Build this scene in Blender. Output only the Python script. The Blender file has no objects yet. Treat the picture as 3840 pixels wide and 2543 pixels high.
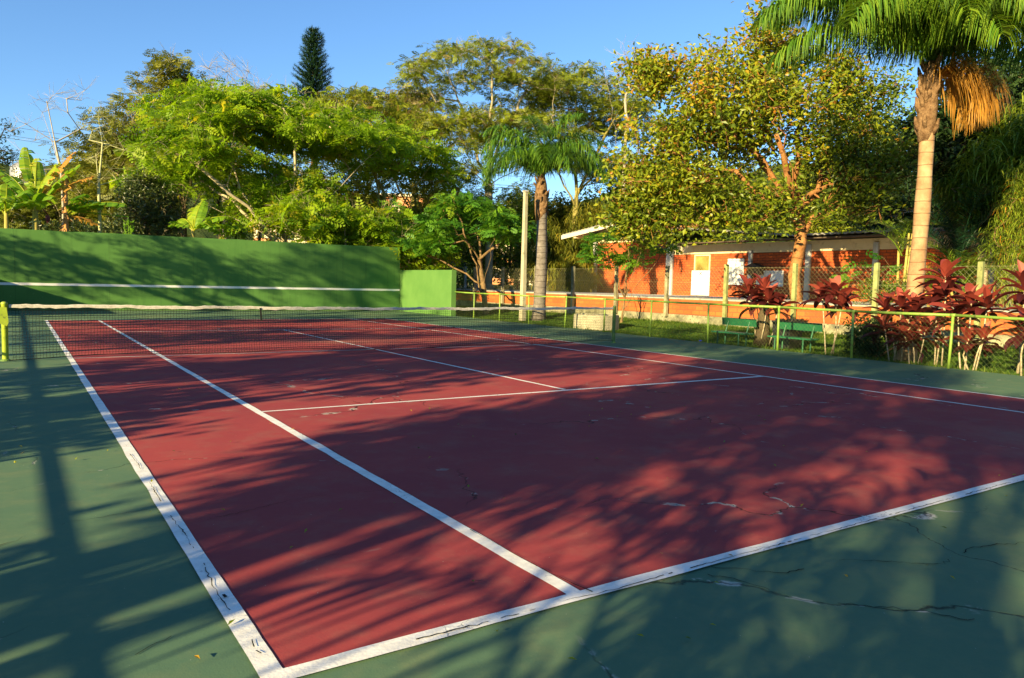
import bpy, math, random
import numpy as np
from mathutils import Matrix, Vector

random.seed(7)
RNG = np.random.default_rng(7)
scene = bpy.context.scene
COL = scene.collection
D2R = math.pi / 180

# ------------------------------------------------------------------ camera
CAM = np.array([-.7438, -2.5272, 1.4219]); YAW, PITCH, ROLL, FPX = .5860, -.0729, .0247, 2808.
FW = np.array([math.sin(YAW) * math.cos(PITCH), math.cos(YAW) * math.cos(PITCH), math.sin(PITCH)])
_r = np.array([math.cos(YAW), -math.sin(YAW), 0.]); _u = np.cross(_r, FW)
RT = _r * math.cos(ROLL) + _u * math.sin(ROLL); UP = -_r * math.sin(ROLL) + _u * math.cos(ROLL)
K = 3840 / 2368


def P(x, y, d):
    """world point seen at (x, y) of the 2368 px wide photograph, d metres ahead"""
    return CAM + d * (FW + RT * (x * K - 1920) / FPX + UP * (1271.5 - y * K) / FPX)


def DW(x, off=0.):
    """distance ahead of a spot `off` metres behind the practice wall"""
    r = FW + RT * (x * K - 1920) / FPX
    return (30.95 + off - CAM[1]) / r[1]


def G(x, d, z=0.):
    p = P(x, 650, d)
    return np.array([p[0], p[1], z])


cd = bpy.data.cameras.new("camera"); cam = bpy.data.objects.new("camera", cd); COL.objects.link(cam)
cd.sensor_width = 36; cd.lens = FPX / 3840 * 36; cd.clip_start = .05; cd.clip_end = 6000
M = Matrix(((RT[0], UP[0], -FW[0], CAM[0]), (RT[1], UP[1], -FW[1], CAM[1]), (RT[2], UP[2], -FW[2], CAM[2]), (0, 0, 0, 1)))
cam.matrix_world = M
scene.camera = cam

# ------------------------------------------------------------------ light
SUN_EL, SUN_AZ = 16.5 * D2R, 68 * D2R          # light travels towards azimuth 68 deg from +Y
LD = np.array([math.sin(SUN_AZ) * math.cos(SUN_EL), math.cos(SUN_AZ) * math.cos(SUN_EL), -math.sin(SUN_EL)])
sl = bpy.data.lights.new("sun", 'SUN'); sl.energy = 5.0; sl.angle = .5 * D2R; sl.color = (1, .79, .40)
so = bpy.data.objects.new("sun", sl); COL.objects.link(so)
so.rotation_euler = Vector(LD).to_track_quat('-Z', 'Y').to_euler()
world = bpy.data.worlds.new("World"); scene.world = world; world.use_nodes = True
wn = world.node_tree
bg = wn.nodes['Background']; sky = wn.nodes.new('ShaderNodeTexSky'); sky.sky_type = 'NISHITA'
sky.sun_disc = False; sky.sun_elevation = SUN_EL; sky.sun_rotation = SUN_AZ + math.pi
sky.air_density = 1.0; sky.dust_density = 0.; sky.ozone_density = 5.0
hs = wn.nodes.new('ShaderNodeHueSaturation'); hs.inputs['Saturation'].default_value = 1.02
wn.links.new(sky.outputs[0], hs.inputs['Color']); wn.links.new(hs.outputs[0], bg.inputs[0]); bg.inputs[1].default_value = .074
scene.view_settings.view_transform = 'Standard'; scene.view_settings.look = 'None'
scene.view_settings.gamma = 1; scene.view_settings.exposure = 1.62
scene.cycles.max_bounces = 5; scene.cycles.transparent_max_bounces = 4
scene.cycles.use_adaptive_sampling = True

# ------------------------------------------------------------------ materials
MATS = {}


def new_mat(name):
    m = bpy.data.materials.new(name); m.use_nodes = True; MATS[name] = m
    nt = m.node_tree; nt.nodes.clear()
    out = nt.nodes.new('ShaderNodeOutputMaterial')
    return m, nt, out


def N(nt, t, **kw):
    n = nt.nodes.new(t)
    for k, v in kw.items(): setattr(n, k, v)
    return n


def ramp(nt, fac, stops):
    r = N(nt, 'ShaderNodeValToRGB'); e = r.color_ramp.elements
    while len(e) < len(stops): e.new(.5)
    for i, (p, c) in enumerate(stops):
        e[i].position = p; e[i].color = (*c, 1) if len(c) == 3 else c
    nt.links.new(fac, r.inputs[0]); return r.outputs[0]


def noise(nt, vec, scale, detail=4, rough=.6, dist=0.):
    n = N(nt, 'ShaderNodeTexNoise'); n.inputs['Scale'].default_value = scale; n.inputs['Detail'].default_value = detail
    n.inputs['Roughness'].default_value = rough; n.inputs['Distortion'].default_value = dist
    if vec is not None: nt.links.new(vec, n.inputs['Vector'])
    return n.outputs['Fac']


def mixc(nt, fac, a, b, mode='MIX'):
    m = N(nt, 'ShaderNodeMix', data_type='RGBA', blend_type=mode)
    for sock, v in ((m.inputs[0], fac), (m.inputs[6], a), (m.inputs[7], b)):
        if hasattr(v, 'links') or isinstance(v, bpy.types.NodeSocket): nt.links.new(v, sock)
        elif isinstance(v, (int, float)): sock.default_value = v
        else: sock.default_value = (*v, 1)
    return m.outputs[2]


def mth(nt, op, a, b=0., clamp=False):
    m = N(nt, 'ShaderNodeMath', operation=op, use_clamp=clamp)
    for s, v in ((m.inputs[0], a), (m.inputs[1], b)):
        if isinstance(v, bpy.types.NodeSocket): nt.links.new(v, s)
        else: s.default_value = v
    return m.outputs[0]


def coords(nt, kind='Object'):
    return N(nt, 'ShaderNodeTexCoord').outputs[kind]


def principled(nt, out, col, rough=.6, spec=.3, bump=None, bdist=.01, bstr=.5, metal=0.):
    b = N(nt, 'ShaderNodeBsdfPrincipled')
    if isinstance(col, bpy.types.NodeSocket): nt.links.new(col, b.inputs['Base Color'])
    else: b.inputs['Base Color'].default_value = (*col, 1)
    if isinstance(rough, bpy.types.NodeSocket): nt.links.new(rough, b.inputs['Roughness'])
    else: b.inputs['Roughness'].default_value = rough
    b.inputs['Specular IOR Level'].default_value = spec; b.inputs['Metallic'].default_value = metal
    if bump is not None:
        bp = N(nt, 'ShaderNodeBump'); bp.inputs['Strength'].default_value = bstr; bp.inputs['Distance'].default_value = bdist
        nt.links.new(bump, bp.inputs['Height']); nt.links.new(bp.outputs[0], b.inputs['Normal'])
    nt.links.new(b.outputs[0], out.inputs[0]); return b


def worn(name, c1, c2, scale=6., rough=.6, spec=.3, bump=.3, stops=(.35, .65), c3=None, metal=0., bdist=.006, fine=60):
    """paint / concrete / bark: two tones by noise, a third as blotches, a fine bump"""
    m, nt, out = new_mat(name); v = coords(nt)
    col = ramp(nt, noise(nt, v, scale, 6), [(stops[0], c1), (stops[1], c2)])
    if c3:
        f = ramp(nt, noise(nt, v, scale * 2.3, 8, .7), [(.56, (0, 0, 0)), (.66, (1, 1, 1))])
        col = mixc(nt, f, col, c3)
    principled(nt, out, col, rough, spec, noise(nt, v, fine, 5), bdist, bump, metal); return m


def leafmat(name, stops, transl=.35, spec=.25, rough=.5):
    """foliage: colour by the per-leaf attribute t (leaf tone, on some plants painted sun or shade too), light passing through"""
    m, nt, out = new_mat(name)
    a = N(nt, 'ShaderNodeAttribute'); a.attribute_name = 't'
    col = ramp(nt, a.outputs['Fac'], stops)
    pb = N(nt, 'ShaderNodeBsdfPrincipled'); nt.links.new(col, pb.inputs['Base Color'])
    pb.inputs['Roughness'].default_value = rough; pb.inputs['Specular IOR Level'].default_value = spec
    tr = N(nt, 'ShaderNodeBsdfTranslucent')
    nt.links.new(mixc(nt, 1., col, (1.25, 1.2, .55), 'MULTIPLY'), tr.inputs[0])
    mx = N(nt, 'ShaderNodeMixShader'); mx.inputs[0].default_value = transl
    nt.links.new(pb.outputs[0], mx.inputs[1]); nt.links.new(tr.outputs[0], mx.inputs[2]); nt.links.new(mx.outputs[0], out.inputs[0])
    return m


def acrylic(name, base, dark, pale, dust):
    """cracked acrylic court paint"""
    m, nt, out = new_mat(name); v = coords(nt)
    big = noise(nt, v, .35, 6, .62, .4); mid = noise(nt, v, 3.0, 8, .65); fine = noise(nt, v, 120, 3)
    col = ramp(nt, big, [(.3, dark), (.55, base), (.75, pale)])
    col = mixc(nt, mth(nt, 'MULTIPLY', ramp(nt, mid, [(.48, (0, 0, 0)), (.75, (1, 1, 1))]), .5), col, dust)
    col = mixc(nt, mth(nt, 'MULTIPLY', ramp(nt, noise(nt, v, 14, 6, .7), [(.45, (0, 0, 0)), (.65, (1, 1, 1))]), .28), col, dark)
    col = mixc(nt, mth(nt, 'MULTIPLY', fine, .35), col, dark)
    st = ramp(nt, noise(nt, v, .22, 5, .6, .8), [(.56, (0, 0, 0)), (.70, (1, 1, 1))]); col = mixc(nt, mth(nt, 'MULTIPLY', st, .55), col, dust)
    sp2 = ramp(nt, noise(nt, v, 38, 3, .6), [(.70, (0, 0, 0)), (.74, (1, 1, 1))]); col = mixc(nt, mth(nt, 'MULTIPLY', sp2, .45), col, dark)
    sp3 = ramp(nt, noise(nt, v, 55, 2, .5), [(.76, (0, 0, 0)), (.78, (1, 1, 1))]); col = mixc(nt, mth(nt, 'MULTIPLY', sp3, .5), col, (.5, .48, .4))
    # light scuffs
    sc = N(nt, 'ShaderNodeMapping'); sc.inputs['Scale'].default_value = (3, 14, 1); sc.inputs['Rotation'].default_value = (0, 0, .5)
    nt.links.new(v, sc.inputs[0])
    scuff = ramp(nt, noise(nt, sc.outputs[0], 2.0, 10, .75), [(.73, (0, 0, 0)), (.80, (1, 1, 1))])
    col = mixc(nt, mth(nt, 'MULTIPLY', scuff, .14), col, (.55, .5, .45))
    # hairline cracks, some of them flaked pale along the edge
    wv = N(nt, 'ShaderNodeVectorMath', operation='MULTIPLY_ADD')
    nn = N(nt, 'ShaderNodeTexNoise'); nn.inputs['Scale'].default_value = 1.1; nn.inputs['Detail'].default_value = 7; nt.links.new(v, nn.inputs['Vector'])
    nt.links.new(nn.outputs['Color'], wv.inputs[0]); wv.inputs[1].default_value = (1.3, 1.3, 0); nt.links.new(v, wv.inputs[2])
    vo = N(nt, 'ShaderNodeTexVoronoi', feature='DISTANCE_TO_EDGE'); vo.inputs['Scale'].default_value = .42
    nt.links.new(wv.outputs[0], vo.inputs['Vector'])
    mask = ramp(nt, noise(nt, v, .45, 2), [(.47, (0, 0, 0)), (.56, (1, 1, 1))])
    cr = mth(nt, 'MULTIPLY', ramp(nt, vo.outputs['Distance'], [(.001, (1, 1, 1)), (.003, (0, 0, 0))]), mask)
    fl = mth(nt, 'MULTIPLY', ramp(nt, noise(nt, v, 5, 4), [(.55, (0, 0, 0)), (.6, (1, 1, 1))]),
             mth(nt, 'MULTIPLY', ramp(nt, vo.outputs['Distance'], [(.004, (1, 1, 1)), (.009, (0, 0, 0))]), mask))
    col = mixc(nt, fl, col, (.5, .48, .4)); col = mixc(nt, mth(nt, 'MULTIPLY', cr, .85), col, (.012, .014, .014))
    h = mth(nt, 'SUBTRACT', mth(nt, 'ADD', mth(nt, 'MULTIPLY', mid, 1.0), mth(nt, 'MULTIPLY', fine, .3)), mth(nt, 'MULTIPLY', cr, 1.5))
    principled(nt, out, col, .82, .08, h, .006, .5); return m


acrylic('court_green', (.108, .180, .098), (.075, .148, .096), (.155, .208, .098), (.22, .23, .11))
acrylic('court_red', (.34, .060, .058), (.25, .044, .052), (.40, .076, .062), (.27, .14, .105))


def line_paint():
    m, nt, out = new_mat('line_paint'); v = coords(nt)
    col = ramp(nt, noise(nt, v, 9, 8, .7), [(.3, (.62, .60, .55)), (.6, (.80, .79, .75))])
    wv = N(nt, 'ShaderNodeVectorMath', operation='MULTIPLY_ADD')
    nn = N(nt, 'ShaderNodeTexNoise'); nn.inputs['Scale'].default_value = 9; nn.inputs['Detail'].default_value = 6; nt.links.new(v, nn.inputs['Vector'])
    nt.links.new(nn.outputs['Color'], wv.inputs[0]); wv.inputs[1].default_value = (.16, .16, 0); nt.links.new(v, wv.inputs[2])
    vo = N(nt, 'ShaderNodeTexVoronoi', feature='DISTANCE_TO_EDGE'); vo.inputs['Scale'].default_value = 5.5
    nt.links.new(wv.outputs[0], vo.inputs['Vector'])
    cr = mth(nt, 'MULTIPLY', ramp(nt, vo.outputs['Distance'], [(.003, (1, 1, 1)), (.011, (0, 0, 0))]),
             ramp(nt, noise(nt, v, 2.2, 3), [(.5, (0, 0, 0)), (.6, (.8, .8, .8))]))
    chip = ramp(nt, noise(nt, v, 13, 7, .75), [(.66, (0, 0, 0)), (.69, (1, 1, 1))])
    col = mixc(nt, mth(nt, 'MULTIPLY', chip, .75), col, (.26, .25, .21)); col = mixc(nt, mth(nt, 'MULTIPLY', cr, .8), col, (.05, .05, .04))
    principled(nt, out, col, .6, .3, mth(nt, 'SUBTRACT', noise(nt, v, 70, 4), cr), .004, .5)


line_paint()


def brick(name, c1, c2, mortar, bw, bh, stain=.5, axes='yz', ms=.012):
    m, nt, out = new_mat(name); v = coords(nt)
    sp = N(nt, 'ShaderNodeSeparateXYZ'); nt.links.new(v, sp.inputs[0]); cb = N(nt, 'ShaderNodeCombineXYZ')
    nt.links.new(sp.outputs['XYZ'.index(axes[0].upper())], cb.inputs[0]); nt.links.new(sp.outputs[2], cb.inputs[1])
    b = N(nt, 'ShaderNodeTexBrick'); nt.links.new(cb.outputs[0], b.inputs['Vector'])
    b.inputs['Scale'].default_value = 1; b.inputs['Brick Width'].default_value = bw; b.inputs['Row Height'].default_value = bh
    b.inputs['Mortar Size'].default_value = ms; b.inputs['Mortar Smooth'].default_value = .25; b.inputs['Bias'].default_value = -.1
    b.inputs['Color1'].default_value = (*c1, 1); b.inputs['Color2'].default_value = (*c2, 1); b.inputs['Mortar'].default_value = (*mortar, 1)
    col = mixc(nt, mth(nt, 'MULTIPLY', ramp(nt, noise(nt, v, 1.1, 6, .65), [(.45, (0, 0, 0)), (.75, (1, 1, 1))]), stain), b.outputs['Color'], (.16, .04, .015))
    col = mixc(nt, mth(nt, 'MULTIPLY', noise(nt, v, 24, 4), .4), col, (.30, .10, .04))
    principled(nt, out, col, .8, .2, mth(nt, 'ADD', mth(nt, 'MULTIPLY', b.outputs['Fac'], -1.), mth(nt, 'MULTIPLY', noise(nt, v, 40, 4), .4)), .012, .7)
    return m


brick('brick_facade', (.60, .105, .020), (.40, .055, .014), (.17, .05, .025), .30, .125, .55, ms=.017)
brick('brick_low', (.58, .14, .030), (.42, .08, .020), (.24, .08, .035), .38, .16, .55, ms=.014)
brick('brick_back', (.46, .12, .03), (.38, .09, .025), (.30, .12, .05), .38, .16, .5, axes='xz')

def wall_paint():
    m, nt, out = new_mat('wall_green'); v = coords(nt)
    col = ramp(nt, noise(nt, v, .9, 6), [(.35, (.066, .168, .038)), (.65, (.085, .198, .046))])
    mp = N(nt, 'ShaderNodeMapping'); mp.inputs['Scale'].default_value = (3.5, 3.5, .25); nt.links.new(v, mp.inputs[0])
    col = mixc(nt, mth(nt, 'MULTIPLY', ramp(nt, noise(nt, mp.outputs[0], 1.6, 6, .7), [(.52, (0, 0, 0)), (.72, (1, 1, 1))]), .45), col, (.04, .10, .03))
    sp = N(nt, 'ShaderNodeSeparateXYZ'); nt.links.new(v, sp.inputs[0])
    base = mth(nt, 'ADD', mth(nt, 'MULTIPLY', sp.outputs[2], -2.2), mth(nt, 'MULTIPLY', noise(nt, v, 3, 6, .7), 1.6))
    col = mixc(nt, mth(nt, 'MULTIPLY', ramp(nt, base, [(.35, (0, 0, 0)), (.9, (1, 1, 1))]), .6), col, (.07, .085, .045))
    balls = N(nt, 'ShaderNodeTexVoronoi', feature='F1'); balls.inputs['Scale'].default_value = 2.4; nt.links.new(v, balls.inputs['Vector'])
    col = mixc(nt, mth(nt, 'MULTIPLY', ramp(nt, balls.outputs['Distance'], [(.06, (1, 1, 1)), (.10, (0, 0, 0))]), .22), col, (.16, .26, .10))
    jx = mth(nt, 'FRACT', mth(nt, 'DIVIDE', sp.outputs[0], 3.08)); jn = ramp(nt, jx, [(0., (1, 1, 1)), (.003, (1, 1, 1)), (.006, (0, 0, 0))])
    col = mixc(nt, mth(nt, 'MULTIPLY', jn, .45), col, (.03, .07, .02))
    principled(nt, out, col, .75, .15, mth(nt, 'SUBTRACT', noise(nt, v, 35, 5), jn), .006, .35)


wall_paint()
worn('wall_green_pale', (.070, .165, .038), (.088, .19, .046), 1.2, .7, .2, .25)
worn('white_paint', (.72, .71, .67), (.8, .79, .76), 4, .6, .3, .2)
worn('pipe_green', (.14, .24, .035), (.20, .30, .045), 5, .45, .4, .35, c3=(.10, .10, .035))
worn('post_lime', (.24, .32, .02), (.32, .40, .03), 4, .4, .45, .3, c3=(.10, .11, .03))
worn('post_dark', (.08, .15, .035), (.12, .20, .04), 5, .5, .4, .3)
worn('concrete', (.30, .29, .24), (.42, .40, .33), 3, .85, .15, .6, c3=(.12, .11, .08))
worn('concrete_moss_shade', (.13, .125, .08), (.30, .28, .18), 2.2, .9, .15, .7, c3=(.05, .055, .03), stops=(.38, .6))
worn('concrete_pale', (.30, .28, .19), (.40, .37, .26), 2.5, .85, .15, .6, c3=(.19, .18, .12))
worn('concrete_post', (.26, .27, .24), (.42, .42, .34), 2.2, .85, .15, .6, c3=(.12, .12, .09))
worn('lichen_post', (.17, .19, .075), (.30, .32, .13), 3, .9, .1, .7, c3=(.05, .05, .03))
worn('terrace', (.42, .42, .42), (.55, .54, .52), 1.5, .8, .2, .4, c3=(.25, .25, .24))
worn('cream_plaster', (.62, .50, .30), (.70, .57, .35), 1.5, .8, .2, .3, c3=(.52, .40, .24))
worn('column_grey', (.36, .37, .38), (.48, .48, .47), 3, .8, .2, .3)
worn('fascia_white', (.50, .47, .38), (.58, .55, .45), 3, .6, .3, .2)
worn('roof_fibre', (.16, .155, .14), (.27, .26, .23), 3, .9, .1, .5, c3=(.08, .08, .065))
worn('soffit_dark', (.08, .06, .045), (.12, .09, .06), 4, .9, .1, .3)
worn('door_white', (.60, .62, .66), (.70, .71, .73), 3, .5, .35, .2)
worn('frame_cream', (.60, .50, .30), (.68, .58, .36), 3, .5, .3, .2)
worn('wood_box', (.16, .075, .03), (.24, .12, .05), 8, .7, .2, .5)
worn('bench_green', (.010, .085, .035), (.016, .115, .045), 6, .4, .45, .3, c3=(.012, .07, .035))
worn('bin_black', (.010, .010, .011), (.018, .018, .018), 6, .45, .4, .3)
worn('net_cord', (.010, .012, .011), (.02, .022, .02), 20, .8, .1, .1)
worn('net_tape', (.42, .39, .32), (.58, .55, .47), 14, .75, .2, .5, c3=(.38, .34, .26))
worn('wire', (.20, .20, .11), (.30, .29, .15), 9, .6, .4, .1)
worn('wire_green', (.07, .11, .03), (.13, .17, .05), 9, .6, .4, .1)
worn('bark_brown', (.12, .075, .035), (.24, .16, .08), 5, .9, .1, .9, c3=(.05, .035, .02), bdist=.02, fine=25)
worn('bark_dark', (.045, .032, .02), (.10, .075, .045), 5, .9, .1, .9, bdist=.02, fine=25)
worn('bark_pale', (.30, .25, .16), (.44, .38, .25), 5, .9, .1, .7, c3=(.18, .15, .08), bdist=.02, fine=25)
worn('bark_orange', (.20, .085, .028), (.34, .17, .065), 4, .85, .15, 1., c3=(.08, .035, .015), bdist=.03, fine=18)
worn('bark_sapling', (.30, .30, .15), (.42, .42, .22), 5, .8, .2, .5)
worn('bark_moss', (.16, .14, .04), (.30, .26, .08), 5, .9, .1, .8, c3=(.06, .055, .02), fine=25)
worn('palm_fibre', (.10, .055, .028), (.24, .15, .08), 9, .95, .05, .9, c3=(.035, .022, .014), bdist=.03, fine=30)
worn('twig_grey', (.26, .22, .17), (.38, .34, .27), 9, .9, .1, .3)
worn('metal_tank', (.22, .23, .25), (.30, .31, .32), 1.5, .45, .4, .1, metal=.3)
worn('play_red', (.45, .03, .015), (.55, .05, .02), 6, .4, .4, .1)
worn('play_blue', (.03, .12, .45), (.05, .16, .55), 6, .4, .4, .1)
worn('play_yellow', (.50, .40, .03), (.60, .48, .05), 6, .4, .4, .1)
worn('play_cyan', (.03, .35, .42), (.05, .45, .50), 6, .4, .4, .1)
worn('apt_orange', (.56, .23, .10), (.66, .30, .14), 1, .8, .2, .2)
worn('apt_cream', (.62, .52, .36), (.70, .60, .43), 1, .8, .2, .2)
worn('house_white', (.62, .58, .50), (.72, .68, .60), 1, .8, .2, .2)
worn('tile_red', (.36, .09, .045), (.46, .14, .07), 2, .8, .2, .3)
worn('glass_dark', (.03, .035, .04), (.05, .055, .06), 3, .12, .6, .05)
worn('glass_amber', (.16, .12, .03), (.34, .27, .08), 1.5, .25, .5, .05)
worn('cable_black', (.03, .03, .032), (.05, .05, .05), 9, .6, .3, .1)
worn('cord_stem', (.28, .22, .13), (.46, .40, .28), 14, .9, .1, .6, c3=(.16, .11, .06))
worn('banana_stem', (.26, .22, .05), (.40, .33, .08), 6, .6, .3, .4, c3=(.14, .07, .03))
worn('banana_dry', (.34, .17, .06), (.48, .26, .10), 9, .9, .1, .6)
worn('crack_dark', (.010, .011, .011), (.02, .02, .018), 30, .95, .05, .3)
worn('litter_blue', (.05, .08, .55), (.08, .12, .6), 10, .5, .3, .2)
worn('flower_purple', (.09, .02, .03), (.14, .03, .04), 10, .6, .3, .2)


def trunk_ringed():
    m, nt, out = new_mat('palm_ringed'); v = coords(nt)
    sp = N(nt, 'ShaderNodeSeparateXYZ'); nt.links.new(v, sp.inputs[0])
    zz = mth(nt, 'ADD', mth(nt, 'MULTIPLY', sp.outputs[2], 3.6), mth(nt, 'MULTIPLY', noise(nt, v, 2, 2), .25))
    fr = mth(nt, 'FRACT', zz)
    ring = ramp(nt, fr, [(0., (1, 1, 1)), (.035, (1, 1, 1)), (.07, (0, 0, 0))])
    col = ramp(nt, noise(nt, v, 3, 7, .65), [(.3, (.20, .11, .055)), (.5, (.31, .19, .10)), (.7, (.40, .28, .16))])
    mp = N(nt, 'ShaderNodeMapping'); mp.inputs['Scale'].default_value = (14, 14, 2.5); nt.links.new(v, mp.inputs[0])
    col = mixc(nt, ramp(nt, noise(nt, mp.outputs[0], 1.5, 6, .7), [(.6, (0, 0, 0)), (.68, (.8, .8, .8))]), col, (.22, .13, .06))
    col = mixc(nt, mth(nt, 'MULTIPLY', ring, .8), col, (.16, .09, .045))
    principled(nt, out, col, .75, .2, mth(nt, 'SUBTRACT', mth(nt, 'MULTIPLY', noise(nt, v, 25, 5), .5), ring), .015, .7)


trunk_ringed()


def grey_palm():
    m, nt, out = new_mat('palm_grey'); v = coords(nt)
    sp = N(nt, 'ShaderNodeSeparateXYZ'); nt.links.new(v, sp.inputs[0])
    fr = mth(nt, 'FRACT', mth(nt, 'ADD', mth(nt, 'MULTIPLY', sp.outputs[2], 4.2), mth(nt, 'MULTIPLY', noise(nt, v, 2, 2), .5)))
    ring = ramp(nt, fr, [(0., (1, 1, 1)), (.06, (1, 1, 1)), (.14, (0, 0, 0))])
    col = ramp(nt, noise(nt, v, 5, 7, .7), [(.3, (.085, .07, .062)), (.55, (.17, .15, .135)), (.75, (.26, .23, .20))])
    col = mixc(nt, mth(nt, 'MULTIPLY', ring, .5), col, (.07, .055, .045))
    principled(nt, out, col, .85, .15, mth(nt, 'SUBTRACT', mth(nt, 'MULTIPLY', noise(nt, v, 22, 5), .6), ring), .02, .8)


grey_palm()


def ground_mat():
    m, nt, out = new_mat('ground'); v = coords(nt)
    a = ramp(nt, noise(nt, v, .6, 7, .65), [(.35, (.035, .075, .012)), (.55, (.07, .125, .018)), (.75, (.15, .15, .035))])
    principled(nt, out, a, .95, .1, noise(nt, v, 9, 8, .7), .05, .8)
    m, nt, out = new_mat('field'); v = coords(nt)
    a = ramp(nt, noise(nt, v, .25, 7, .65), [(.3, (.10, .14, .02)), (.5, (.24, .22, .05)), (.7, (.34, .27, .09))])
    principled(nt, out, a, .95, .1, noise(nt, v, 9, 8, .7), .05, .8)
    m, nt, out = new_mat('hill_forest'); v = coords(nt)
    a = ramp(nt, noise(nt, v, .02, 9, .72), [(.3, (.028, .05, .02)), (.5, (.055, .085, .025)), (.62, (.09, .115, .035)), (.72, (.20, .19, .07))])
    principled(nt, out, a, .95, .05, noise(nt, v, .09, 8, .75), 6, 1.)


ground_mat()

leafmat('leaf_poinciana', [(0, (.10, .20, .012)), (.45, (.21, .35, .015)), (.85, (.34, .45, .02)), (1, (.42, .38, .03))], .58)
leafmat('leaf_poinciana_deep', [(0, (.03, .11, .012)), (.5, (.08, .22, .018)), (.9, (.17, .32, .02)), (1, (.24, .32, .02))], .45)
leafmat('leaf_umbrella', [(0, (.08, .11, .014)), (.4, (.17, .22, .016)), (.8, (.29, .33, .022)), (1, (.17, .10, .03))], .42)
leafmat('leaf_brownish', [(0, (.07, .09, .012)), (.5, (.15, .17, .018)), (.9, (.24, .24, .03)), (1, (.26, .22, .05))], .35)
leafmat('leaf_grey', [(0, (.15, .13, .06)), (.5, (.26, .22, .10)), (1, (.28, .26, .06))], .35)
leafmat('leaf_mango', [(0, (.014, .030, .008)), (.5, (.04, .065, .012)), (.85, (.11, .13, .03)), (1, (.18, .18, .05))], .2, .5, .35)
leafmat('leaf_dark', [(0, (.010, .028, .010)), (.6, (.025, .055, .014)), (1, (.06, .10, .02))], .25)
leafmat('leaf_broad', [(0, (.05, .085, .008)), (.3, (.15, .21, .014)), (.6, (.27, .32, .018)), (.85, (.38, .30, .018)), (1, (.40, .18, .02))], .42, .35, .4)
leafmat('leaf_broad_green', [(0, (.03, .07, .010)), (.4, (.085, .15, .014)), (.8, (.17, .24, .02)), (1, (.28, .26, .02))], .38, .35, .4)
leafmat('leaf_willow', [(0, (.07, .10, .012)), (.5, (.17, .18, .018)), (.9, (.28, .25, .025)), (1, (.34, .24, .03))], .4)
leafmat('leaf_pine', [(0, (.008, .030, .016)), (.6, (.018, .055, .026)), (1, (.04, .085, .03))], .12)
leafmat('leaf_palm', [(0, (.03, .09, .012)), (.5, (.08, .19, .018)), (1, (.20, .31, .025))], .38, .4, .38)
leafmat('leaf_palm_bright', [(0, (.07, .13, .012)), (.5, (.15, .23, .018)), (1, (.26, .32, .03))], .4, .4, .38)
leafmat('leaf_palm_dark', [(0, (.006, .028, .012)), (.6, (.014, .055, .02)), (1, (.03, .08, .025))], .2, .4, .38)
leafmat('leaf_palm_dead', [(0, (.28, .12, .015)), (.5, (.40, .20, .03)), (1, (.46, .28, .10))], .3, .2)
leafmat('leaf_banana', [(0, (.06, .17, .012)), (.5, (.18, .35, .02)), (.85, (.36, .46, .03)), (1, (.45, .42, .04))], .55, .35, .4)
leafmat('leaf_banana_dry', [(0, (.42, .24, .03)), (.5, (.46, .24, .06)), (1, (.42, .22, .09))], .4, .2)
leafmat('leaf_cordyline', [(0, (.045, .010, .012)), (.45, (.13, .022, .020)), (.8, (.28, .05, .034)), (1, (.50, .14, .10))], .34, .4, .38)  # palest stop puts the sunlit pink of the upper leaves into their colour
leafmat('leaf_grass', [(0, (.03, .075, .010)), (.5, (.07, .15, .014)), (1, (.18, .22, .03))], .4)
leafmat('leaf_orange', [(0, (.12, .20, .015)), (.55, (.24, .33, .03)), (.85, (.34, .36, .04)), (1, (.55, .20, .02))], .45)
leafmat('leaf_moss', [(0, (.09, .085, .03)), (1, (.2, .18, .06))], .3)


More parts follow.
